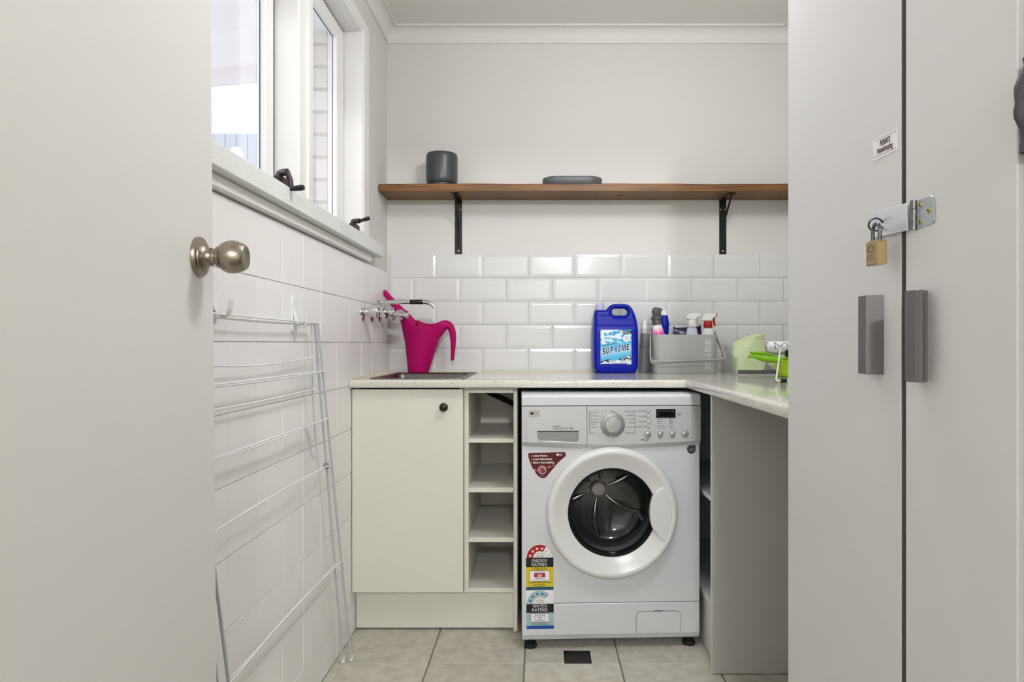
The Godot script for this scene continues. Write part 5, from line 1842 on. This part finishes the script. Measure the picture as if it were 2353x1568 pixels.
func caddy_group() -> void:
	var s: SurfaceTool
	# caddy, drawn at 556 units to the metre
	var K := func(zx: float, zy: float) -> Vector2: return Vector2((1460.0 + zx * 0.1084 - 1574.5) / 556.0, (859.0 - (690.0 + zy * 0.1084)) / 556.0)
	var cd := thing("caddy", "grey plastic caddy with a handle and white lettering, holding cleaning bottles", "caddy", Vector3(0.6005, 0.9, -2.825), 0.0)
	var ring := func(w: float, d: float, r: float, y: float) -> Array:
		var o := []
		for v in rrect(w, d, r, 6):
			o.append(Vector3(v.x, y, v.y))
		return o
	s = stn()
	loft(s, [ring.call(0.252, 0.132, 0.02, 0.0), ring.call(0.258, 0.138, 0.022, 0.004), ring.call(0.260, 0.140, 0.026, 0.045), ring.call(0.268, 0.146, 0.04, 0.161), ring.call(0.268, 0.146, 0.04, 0.1625), ring.call(0.264, 0.142, 0.038, 0.1625), ring.call(0.255, 0.133, 0.024, 0.006)], true)
	obj("tub", s, M.caddy, cd)
	s = stn()
	var hp := [Vector3(0.1365, 0.172, 0.0), Vector3(0.1385, 0.15, 0.022), Vector3(0.149, 0.10, 0.06), Vector3(0.1535, 0.072, 0.078), Vector3(0.151, 0.062, 0.086), Vector3(0.139, 0.057, 0.09), Vector3(0.1, 0.055, 0.091), Vector3(0.0, 0.0525, 0.0915), Vector3(-0.1, 0.049, 0.091), Vector3(-0.137, 0.05, 0.09), Vector3(-0.148, 0.056, 0.086), Vector3(-0.149, 0.07, 0.078), Vector3(-0.147, 0.10, 0.06), Vector3(-0.139, 0.15, 0.022), Vector3(-0.1365, 0.172, 0.0)]
	var hc := spline(hp, 4)
	var rings := []
	for i in hc.size():
		var t: Vector3 = (hc[mini(i + 1, hc.size() - 1)] - hc[maxi(i - 1, 0)]).normalized()
		var inward := Vector3(-hc[i].x, 0, -0.01)
		var flat: Vector3 = Vector3(0, 0.62, 0.78) if absf(hc[i].x) < 0.12 else Vector3(0, 0.8, 0.6)
		flat = (flat - t * flat.dot(t)).normalized()
		var thin := t.cross(flat).normalized()
		var wdt := 0.0078
		rings.append([hc[i] + flat * wdt + thin * 0.0022, hc[i] + flat * wdt - thin * 0.0022, hc[i] - flat * wdt - thin * 0.0022, hc[i] - flat * wdt + thin * 0.0022])
	loft(s, rings, true, false)
	obj("handle", s, M.caddy, cd)
	for x in [-1.0, 1.0]:
		s = stn()
		tube(s, [Vector3(x * 0.128, 0.158, 0), Vector3(x * 0.1385, 0.162, 0), Vector3(x * 0.1405, 0.162, 0)], 0.0055, 14)
		obj("pivot", s, mat(Color(0.36, 0.36, 0.36), 0.5), cd)
	var q: Vector2 = K.call(1520, 1130)
	var turned := Basis(Vector3(0, 0, 1), PI / 2)
	text("BITS & BOBS", 0.0235, mat(Color(0.87, 0.87, 0.86), 0.5), cd, T(Vector3(q.x, q.y, 0.0714), Basis(Vector3(1, 0, 0), 0.0258) * turned), false, 0.1225)

	# bottles standing in the caddy; their feet rest on its floor
	var inside := 0.9065
	var K3 := func(zx: float, z: float) -> Vector3: return Vector3(0.6005 + (1460.0 + zx * 0.1084 - 1574.5) / 550.0, inside, z)
	var b := thing("pink_spray_bottle", "white and pink bottle with dark grey trigger head at the left end of the caddy", "spray bottle", K3.call(620, -2.80), 0.0)
	b.rotation.z = 0.13
	s = stn()
	lathe(s, V2([0.0, 0.0, 0.025, 0.0, 0.028, 0.005, 0.028, 0.09, 0.028, 0.125, 0.027, 0.155, 0.0215, 0.18, 0.0178, 0.199, 0.0165, 0.202]), Transform3D(), 36, Vector2(1, 0.75))
	var pb := obj("bottle", s, M.white_plastic, b)
	s = stn()
	var pinkm := mat(Color(1, 1, 1), 0.35)
	pinkm.vertex_color_use_as_albedo = true
	var sl := [[0.196, 0.0187], [0.19, 0.0199], [0.184, 0.0211], [0.178, 0.0223], [0.172, 0.0236], [0.166, 0.0249], [0.160, 0.0262], [0.155, 0.0274], [0.125, 0.0284], [0.09, 0.0284]]
	for k in sl.size() - 1:
		s.set_color(Color(0.85, 0.83, 0.84).lerp(Color(0.72, 0.01, 0.30), smoothstep(0.0, 7.0, k + 0.5)))
		lathe(s, [Vector2(sl[k + 1][1], sl[k + 1][0]), Vector2(sl[k][1], sl[k][0])], Transform3D(), 36, Vector2(1, 0.76))
	obj("printed_sleeve", s, pinkm, pb)
	s = stn()
	lathe(s, V2([0.0, 0.199, 0.0185, 0.199, 0.0185, 0.216, 0.0175, 0.218, 0.0175, 0.22, 0.0205, 0.221, 0.0205, 0.232, 0.018, 0.235, 0.0, 0.235]), Transform3D(), 28)
	obj("collar", s, mat(Color(0.3, 0.3, 0.3), 0.35), b)
	s = stn()
	var hf := func(p: Vector3) -> float:
		var d := cone_seg(p, Vector3(0, 0.222, 0), Vector3(0.002, 0.245, 0), 0.0135, 0.0155)
		d = smin(d, cone_seg(p, Vector3(0.002, 0.243, 0), Vector3(0.02, 0.247, 0), 0.0145, 0.009), 0.008)
		return smin(d, cone_seg(p, Vector3(0.016, 0.24, 0), Vector3(0.022, 0.22, 0), 0.004, 0.003), 0.004)
	nets(s, hf, Vector3(-0.022, 0.2, -0.022), Vector3(0.036, 0.268, 0.022), 0.0022)
	obj("trigger_head", s, mat(Color(0.33, 0.33, 0.33), 0.25), b, T(Vector3(0, 0.0115, 0)))

	var bb := thing("blue_bottle", "royal blue bottle with white cap in the caddy", "bottle", K3.call(695, -2.865), 0.0)
	s = stn()
	lathe(s, V2([0.0, 0.0, 0.022, 0.0, 0.0235, 0.006, 0.0205, 0.05, 0.019, 0.10, 0.0192, 0.15, 0.0205, 0.175, 0.0225, 0.203, 0.0205, 0.218, 0.0178, 0.234, 0.0162, 0.2385, 0.0135, 0.24]), Transform3D(), 36)
	var bbo := obj("bottle", s, M.blue, bb)
	s = stn()
	for k in 7:
		lathe(s, V2([0.0195 + k * 0.0004, 0.160 + k * 0.0065, 0.0206 + k * 0.0004, 0.162 + k * 0.0065, 0.0195 + k * 0.0004, 0.164 + k * 0.0065]), Transform3D(), 28)
	obj("grip_ribs", s, M.blue, bbo)
	s = stn()
	lathe(s, V2([0.0, 0.2385, 0.0152, 0.2385, 0.0150, 0.2565, 0.0138, 0.2595, 0.0, 0.26]), Transform3D(), 28)
	obj("cap", s, M.white_plastic, bb)

	var wp := thing("wipes_packet", "dark navy soft packet with crimped ends standing behind the white spray bottles in the caddy", "packet", Vector3(0.627, inside, -2.872), 0.02)
	s = stn()
	var pr := []
	for k in 13:
		var t := k / 12.0
		var x := lerpf(-0.062, 0.068, t)
		var puff := 0.003 + 0.02 * pow(sin(PI * clampf((t - 0.06) / 0.88, 0.0, 1.0)), 0.5)
		var ring2 := []
		for i in 16:
			var a := TAU * i / 16
			var hh := 0.094 + (0.006 if (k == 0 or k == 12) else 0.0)
			ring2.append(Vector3(x + 0.006 * sin(a * 1.0) * (1.0 - 2.0 * t), 0.098 + sin(a) * hh * (0.97 if k > 0 and k < 12 else 1.0) + 0.008 * (t - 0.5), cos(a) * puff))
		pr.append(ring2)
	loft(s, pr, true)
	obj("packet", s, mat(Color(0.03, 0.03, 0.26), 0.28), wp)

	for k in 2:
		var sp := thing(["white_spray_bottle", "red_trigger_bottle"][k], ["translucent white spray bottle with white trigger head in the middle of the caddy", "white spray bottle with red neck and red trigger at the right end of the caddy"][k], "spray bottle", K3.call([1250, 1575][k], [-2.82, -2.805][k]), [0.06, -0.05][k], "trigger spray bottles in the caddy")
		s = stn()
		if k == 0:
			lathe(s, V2([0.0, 0.0, 0.034, 0.0, 0.037, 0.005, 0.036, 0.06, 0.033, 0.12, 0.0315, 0.127, 0.0325, 0.133, 0.028, 0.145, 0.0285, 0.15, 0.0235, 0.165, 0.02, 0.182, 0.0175, 0.19]), Transform3D(), 36, Vector2(1, 0.7))
		else:
			lathe(s, V2([0.0, 0.0, 0.03, 0.0, 0.033, 0.005, 0.033, 0.10, 0.0305, 0.13, 0.0305, 0.137, 0.0292, 0.139, 0.029, 0.146, 0.0275, 0.148, 0.027, 0.156, 0.0255, 0.158, 0.0245, 0.167, 0.0225, 0.169, 0.0195, 0.186]), Transform3D(), 36, Vector2(1, 0.75))
		var bo := obj("bottle", s, mat([Color(0.8, 0.82, 0.9), Color(0.9, 0.9, 0.89)][k], 0.2), sp)
		s = stn()
		var cp := []
		for y in [[0.188, 0.0178], [0.190, 0.0188], [0.215, 0.0170], [0.2175, 0.0155]] if k == 0 else [[0.184, 0.0185], [0.1845, 0.0190], [0.2115, 0.0165], [0.2125, 0.016]]:
			var rg := []
			for i in 60:
				var a := TAU * i / 60
				var rr: float = y[1] * (1.0 + (0.025 if i % 4 < 2 else -0.02) * (1.0 if k == 0 else 0.2))
				rg.append(Vector3(cos(a) * rr, y[0], sin(a) * rr))
			cp.append(rg)
		loft(s, cp, true)
		obj("collar", s, M.white_plastic if k == 0 else mat(Color(0.66, 0.05, 0.03), 0.35), sp)
		# head: side outline pushed out
		s = stn()
		var dirx := 1.0 if k == 0 else 1.0
		var prof := smooth_poly([Vector2(-0.0255, 0.2205), Vector2(-0.024, 0.2275), Vector2(-0.016, 0.239), Vector2(-0.006, 0.2445), Vector2(0.012, 0.2455), Vector2(0.034, 0.2445), Vector2(0.036, 0.236), Vector2(0.034, 0.2315), Vector2(0.02, 0.226), Vector2(0.013, 0.217), Vector2(-0.012, 0.217), Vector2(-0.016, 0.220)], 3) if k == 0 else smooth_poly([Vector2(-0.0265, 0.214), Vector2(-0.024, 0.222), Vector2(-0.017, 0.240), Vector2(-0.012, 0.244), Vector2(0.01, 0.2445), Vector2(0.030, 0.243), Vector2(0.032, 0.239), Vector2(0.031, 0.2325), Vector2(0.024, 0.228), Vector2(0.016, 0.219), Vector2(0.012, 0.2125), Vector2(-0.018, 0.2125)], 3)
		prism(s, prof, -0.011, 0.011, 0.004, Transform3D(), true)
		obj("trigger_head", s, M.white_plastic, sp)
		s = stn()
		if k == 0:
			tube(s, spline([Vector3(0.021, 0.228, 0), Vector3(0.0235, 0.214, 0), Vector3(0.029, 0.203, 0), Vector3(0.035, 0.196, 0)], 5), 0.0032, 10)
			obj("trigger", s, mat(Color(0.8, 0.8, 0.78), 0.35), sp)
		else:
			prism(s, smooth_poly([Vector2(0.0225, 0.226), Vector2(0.0275, 0.229), Vector2(0.0285, 0.214), Vector2(0.0295, 0.200), Vector2(0.0305, 0.191), Vector2(0.0265, 0.191), Vector2(0.0215, 0.205), Vector2(0.0195, 0.214)], 3), -0.005, 0.005, 0.0015, Transform3D(), true)
			obj("trigger", s, mat(Color(0.62, 0.05, 0.03), 0.35), sp)
			s = stn()
			prism(s, poly2([0.030, 0.229, 0.0335, 0.230, 0.0375, 0.2445, 0.0335, 0.2445, 0.031, 0.237, 0.0285, 0.235]), -0.006, 0.006, 0.0008)
			obj("nozzle", s, mat(Color(0.62, 0.05, 0.03), 0.35), sp)

func green_group() -> void:
	var s: SurfaceTool
	# clear box: low front wall on the left, everything read from the plane of its front
	var front := 2.645
	var bx0 := 0.778
	var box := thing("clear_box", "clear plastic organiser box holding green cloths in the corner of the worktop", "box", Vector3(bx0, 0.9, -front))
	var wdt := 0.30
	var dep := 0.235
	s = stn()
	bx(s, Vector3(0, 0.004, -dep), Vector3(wdt, 0.0065, 0), 0.0)
	obj("floor_panel", s, M.clear_plastic, box)
	s = stn()
	prism(s, smooth_poly([Vector2(0.002, 0.0), Vector2(0.0, 0.006), Vector2(0.0, 0.07), Vector2(0.003, 0.078), Vector2(0.03, 0.106), Vector2(0.06, 0.126), Vector2(0.09, 0.132), Vector2(0.28, 0.134), Vector2(wdt, 0.132), Vector2(wdt, 0.004), Vector2(0.29, 0.0)], 3), -0.0025, 0.0, 0.0006)
	obj("front_wall", s, M.clear_plastic, box)
	s = stn()
	tube(s, [Vector3(0.0, 0.07, 0), Vector3(0.003, 0.078, 0), Vector3(0.03, 0.106, 0), Vector3(0.06, 0.126, 0), Vector3(0.09, 0.132, 0), Vector3(0.28, 0.134, 0)], 0.0013, 8)
	obj("rim", s, mat(Color(0.9, 0.91, 0.91), 0.2), box)
	s = stn()
	prism(s, poly2([0.0, 0.0, -dep, 0.0, -dep, 0.135, -dep + 0.08, 0.13, -0.09, 0.085, -0.02, 0.07, 0.0, 0.07]), 0.0, 0.0025, 0.0006, Transform3D(Basis(Vector3(0, 0, 1), Vector3(0, 1, 0), Vector3(1, 0, 0)), Vector3.ZERO))
	prism(s, poly2([0.0, 0.0, wdt, 0.0, wdt, 0.136, 0.0, 0.136]), -dep, -dep + 0.0025, 0.0006)
	obj("side_and_back_wall", s, M.clear_plastic, box)
	s = stn()
	for e in [[Vector3(0, 0.002, 0), Vector3(0, 0.07, 0)], [Vector3(0, 0.001, 0), Vector3(wdt, 0.001, 0)], [Vector3(0, 0.0015, 0), Vector3(0, 0.0015, -dep)]]:
		tube(s, [e[0] + Vector3(0, 0.0012, 0), e[1] + Vector3(0, 0.0012, 0)], 0.0011, 8)
	obj("edge", s, mat(Color(0.86, 0.88, 0.88), 0.2), box)
	s = stn()
	bx(s, Vector3(0.004, 0.0065, -0.007), Vector3(wdt - 0.01, 0.0205, -0.003), 0.001)
	obj("grey_strip", s, mat(Color(0.34, 0.37, 0.375), 0.5), box)

	# green cloth with a zigzag weave, folded over and standing in the box
	var cm := mat(Color(1, 1, 1), 0.85)
	var im := Image.create(128, 128, false, Image.FORMAT_RGB8)
	for y in 128:
		for x in 128:
			var k := fposmod(y + absf(fposmod(x, 16.0) - 8.0) * 0.9, 12.0)
			im.set_pixel(x, y, Color(0.74, 0.81, 0.6) if k < 4.0 else Color(0.88, 0.93, 0.75))
	cm.albedo_texture = ImageTexture.create_from_image(im)
	cm.cull_mode = BaseMaterial3D.CULL_DISABLED
	cm.uv1_triplanar = true
	cm.uv1_scale = Vector3(19, 19, 19)
	var cloth := thing("green_cloth", "pale green cleaning cloth with a zigzag weave standing in the clear box", "cloth", Vector3(0.86, 0.907, -2.76))
	s = stn()
	var rings := []
	for k in 15:
		var t := k / 14.0
		var ring := []
		for i in 24:
			var a := TAU * i / 24
			var w := lerpf(0.064, 0.072, t)
			var x := cos(a) * w
			var top := 0.116 + 0.052 * (x / w * 0.5 + 0.5) - 0.012 * pow(maxf(x / w, 0.0), 3.0) + sin(a) * -0.004
			var bot := 0.0 + 0.02 * pow(maxf(x / w, 0.0), 2.0)
			ring.append(Vector3(x + 0.006 * sin(t * 5.0 + a), lerpf(bot, top, t), sin(a) * (0.03 + 0.004 * sin(a * 3.0 + t * 4.0)) - t * 0.01))
		rings.append(ring)
	loft(s, rings, true)
	obj("cloth", s, cm, cloth)
	s = stn()
	var f := FastNoiseLite.new()
	f.frequency = 9.0
	var blob := func(p: Vector3) -> float:
		var q := p / Vector3(0.055, 0.034, 0.045)
		return (q.length() - 1.0) * 0.034 - 0.006 * f.get_noise_3dv(p * 3.0)
	nets(s, blob, Vector3(-0.1, -0.045, -0.055), Vector3(0.1, 0.045, 0.055), 0.0055)
	meta(obj("sponge_cloth", s, mat(Color(0.8, 0.81, 0.66), 0.9), null, T(Vector3(0.99, 0.942, -2.735))), "cream crumpled cloth lying low in the clear box beside the green cloth", "cloth")
	s = stn()
	rings = []
	for k in 9:
		var t := k / 8.0
		var ring := []
		for i in 20:
			var a := TAU * i / 20
			var w := 0.030 * (0.9 + 0.1 * sin(t * 9.0)) * (0.6 if k == 0 or k == 8 else 1.0)
			ring.append(Vector3(lerpf(-0.072, 0.072, t), sin(a) * w * 0.8, cos(a) * w))
		rings.append(ring)
	loft(s, rings, true)
	meta(obj("white_cloth", s, mat(Color(0.86, 0.84, 0.82), 0.85), null, T(Vector3(1.012, 1.0, -2.79))), "off-white rolled cloth at the back of the clear box", "cloth")

	# lime dustpan standing on edge and its brush, handles pointing left
	var Q := func(zx: float, zy: float, d: float) -> Vector3: return P(1640.0 + zx * 0.0893, 750.0 + zy * 0.0893, d)
	var dd := 2.50
	var pan := thing("dustpan", "lime green dustpan with handle pointing left, in front of the clear box", "dustpan", Q.call(1690, 1310, dd))
	var o := pan.position
	var L := func(zx: float, zy: float, z := 0.0) -> Vector3: return Q.call(zx, zy, dd) - o + Vector3(0, 0, z)
	s = stn()
	var hr := []
	for v in [[888, 790, 22, 0.006], [910, 782, 36, 0.009], [960, 775, 38, 0.011], [1040, 778, 42, 0.0125], [1140, 806, 66, 0.014], [1260, 832, 82, 0.0145], [1400, 852, 86, 0.0145], [1560, 866, 80, 0.0145], [1690, 880, 70, 0.0145], [1760, 890, 60, 0.0145]]:
		var ring := []
		var c: Vector3 = L.call(v[0], v[1])
		var h: float = v[2] * 0.0893 / LENS * dd
		for i in 18:
			var a := TAU * i / 18
			ring.append(c + Vector3(0, sin(a) * h, cos(a) * v[3]))
		hr.append(ring)
	loft(s, hr, true)
	obj("handle", s, M.lime_dark, pan)
	s = stn()
	var tr := []
	for v in [[0.0, 0.072, 0.10, 0.02], [0.003, 0.082, 0.112, 0.026], [0.02, 0.088, 0.12, 0.03], [0.062, 0.092, 0.128, 0.03], [0.0655, 0.0935, 0.1295, 0.03], [0.0655, 0.0895, 0.1255, 0.028], [0.006, 0.08, 0.11, 0.024]]:
		var ring := []
		for q in rrect(v[1] * 2, v[2], v[3], 6):
			ring.append(Vector3(q.x + 0.091, v[0], q.y - 0.01))
		tr.append(ring)
	loft(s, tr, true)
	obj("pan", s, M.lime, pan)
	var br := thing("hand_brush", "lime green brush handle with a hanging hole, lying above the dustpan handle", "brush", Q.call(1690, 700, 2.53))
	o = br.position
	var B := func(zx: float, zy: float, z := 0.0) -> Vector3: return Q.call(zx, zy, 2.53) - o + Vector3(0, 0, z)
	s = stn()
	var outline := []
	for v in [[945, 668], [965, 652], [1060, 652], [1240, 648], [1330, 662], [1480, 715], [1620, 772], [1760, 800], [1830, 800], [1880, 782], [1980, 800], [1980, 872], [1760, 862], [1640, 850], [1520, 800], [1440, 760], [1330, 748], [1200, 745], [1150, 742], [1130, 722], [1080, 712], [1030, 716], [1010, 738], [985, 735], [960, 700]]:
		var q: Vector3 = B.call(v[0], v[1])
		outline.append(Vector2(q.x, q.y))
	prism(s, PackedVector2Array(outline), -0.011, 0.011, 0.003, Transform3D(), true)
	obj("handle", s, M.lime_dark, br)
	s = stn()
	var h0: Vector3 = B.call(1070, 742)
	prism(s, poly2([h0.x - 0.008, h0.y - 0.002, h0.x + 0.012, h0.y - 0.002, h0.x + 0.01, h0.y + 0.003, h0.x - 0.004, h0.y + 0.003]), -0.006, 0.006, 0.001)
	obj("hanging_loop", s, M.lime, br)
	s = stn()
	for i in 140:
		var c: Vector3 = B.call(1860 + rng.randf() * 130, 760, rng.randf_range(-0.016, 0.016))
		var tip := c + Vector3(rng.randf_range(-0.006, 0.006), 0.012 + rng.randf() * 0.012, rng.randf_range(-0.006, 0.006))
		tube(s, [c - Vector3(0, 0.006, 0), tip], 0.0006, 4, false)
	meta(obj("bristles", s, mat(Color(0.03, 0.2, 0.08), 0.7), br), "", "", "", "stuff")

	# white roll with black print, lying on a white bent wire stand
	var roll := thing("printed_roll", "white roll with black zigzag marks lying on the white wire stand", "roll", Q.call(1700, 495, 2.40))
	o = roll.position
	var r := 98.0 * 0.0893 / LENS * 2.40
	s = stn()
	var axis := Basis(Vector3(0, 1, 0), Vector3(-1, 0, 0), Vector3(0, 0, 1))
	lathe(s, V2([0.0, -0.16, r * 0.95, -0.16, r, -0.155, r, 0.036, r * 0.92, 0.041, r * 0.6, 0.043, 0.0, 0.043]), Transform3D(axis, Vector3.ZERO), 36)
	var rl := obj("roll", s, mat(Color(0.93, 0.93, 0.94), 0.4), roll)
	s = stn()
	var mark := func(list: Array) -> void:
		for i in list.size() - 1:
			var pts := []
			for k in 7:
				var t := k / 6.0
				var x: float = lerpf(list[i][0], list[i + 1][0], t)
				var y: float = lerpf(list[i][1], list[i + 1][1], t)
				var q: Vector3 = Q.call(x, y, 2.40) - o
				var yy := clampf(q.y, -r * 0.98, r * 0.98)
				pts.append(Vector3(q.x, yy * 1.01, sqrt(r * r - yy * yy) * 1.005))
			tube(s, pts, 0.0011, 6, true)
	mark.call([[1530, 418], [1600, 470], [1690, 520]])
	mark.call([[1690, 515], [1760, 450], [1830, 420]])
	mark.call([[1850, 425], [1845, 470], [1870, 530], [1920, 575]])
	mark.call([[1530, 430], [1545, 480], [1550, 560], [1600, 590]])
	obj("printed_marks", s, M.black, rl)
	var std := thing("wire_stand", "bent white wire stand with a black rubber foot, beside the lime dustpan", "stand", Q.call(1615, 1395, 2.2))
	o = std.position
	s = stn()
	var wy := func(zx: float, zy: float, d: float) -> Vector3: return Q.call(zx, zy, d) - o
	tube(s, spline([wy.call(1715, 590, 2.39), wy.call(1690, 760, 2.34), wy.call(1650, 1060, 2.26), wy.call(1612, 1310, 2.19), wy.call(1606, 1350, 2.175), wy.call(1625, 1392, 2.16), wy.call(1680, 1400, 2.152), wy.call(1730, 1400, 2.15)], 5), 0.0027, 12)
	tube(s, [wy.call(1860, 1398, 2.15), wy.call(2100, 1398, 2.15)], 0.0028, 10)
	tube(s, [wy.call(2100, 1398, 2.15), wy.call(2150, 1100, 2.25), wy.call(2180, 600, 2.39)], 0.0036, 10)
	obj("wire", s, M.white_wire, std)
	s = stn()
	tube(s, [wy.call(1722, 1400, 2.15), wy.call(1726, 1400, 2.15), wy.call(1866, 1398, 2.15), wy.call(1870, 1398, 2.15)], [0.0055, 0.0066, 0.0066, 0.0055], 14)
	obj("rubber_foot", s, M.rubber, std)

# ---------------------------------------------------------------- floor drain
func build_small() -> void:
	var d := thing("floor_drain", "square black floor drain with a round slotted grate in front of the washing machine", "drain", Vector3(0.122, 0.0, -2.19))
	var s := stn()
	bx(s, Vector3(-0.044, -0.004, -0.044), Vector3(0.044, 0.0012, 0.044), 0.0006)
	obj("frame", s, mat(Color(0.06, 0.06, 0.065), 0.35, 0.3), d)
	s = stn()
	lathe(s, V2([0.0385, 0.001, 0.0385, 0.0022, 0.0355, 0.0022, 0.0355, 0.001]), Transform3D(), 40)
	obj("ring", s, mat(Color(0.35, 0.34, 0.32), 0.3, 0.8), d)
	for k in 5:
		s = stn()
		var x := -0.024 + 0.012 * k
		var h := sqrt(0.0345 * 0.0345 - x * x)
		bx(s, Vector3(-h, 0.001, x - 0.0026), Vector3(h, 0.0022, x + 0.0026), 0.0005, Transform3D(Basis(Vector3.UP, 0.35), Vector3.ZERO))
		obj("bar", s, mat(Color(0.3, 0.29, 0.27), 0.35, 0.8), d)
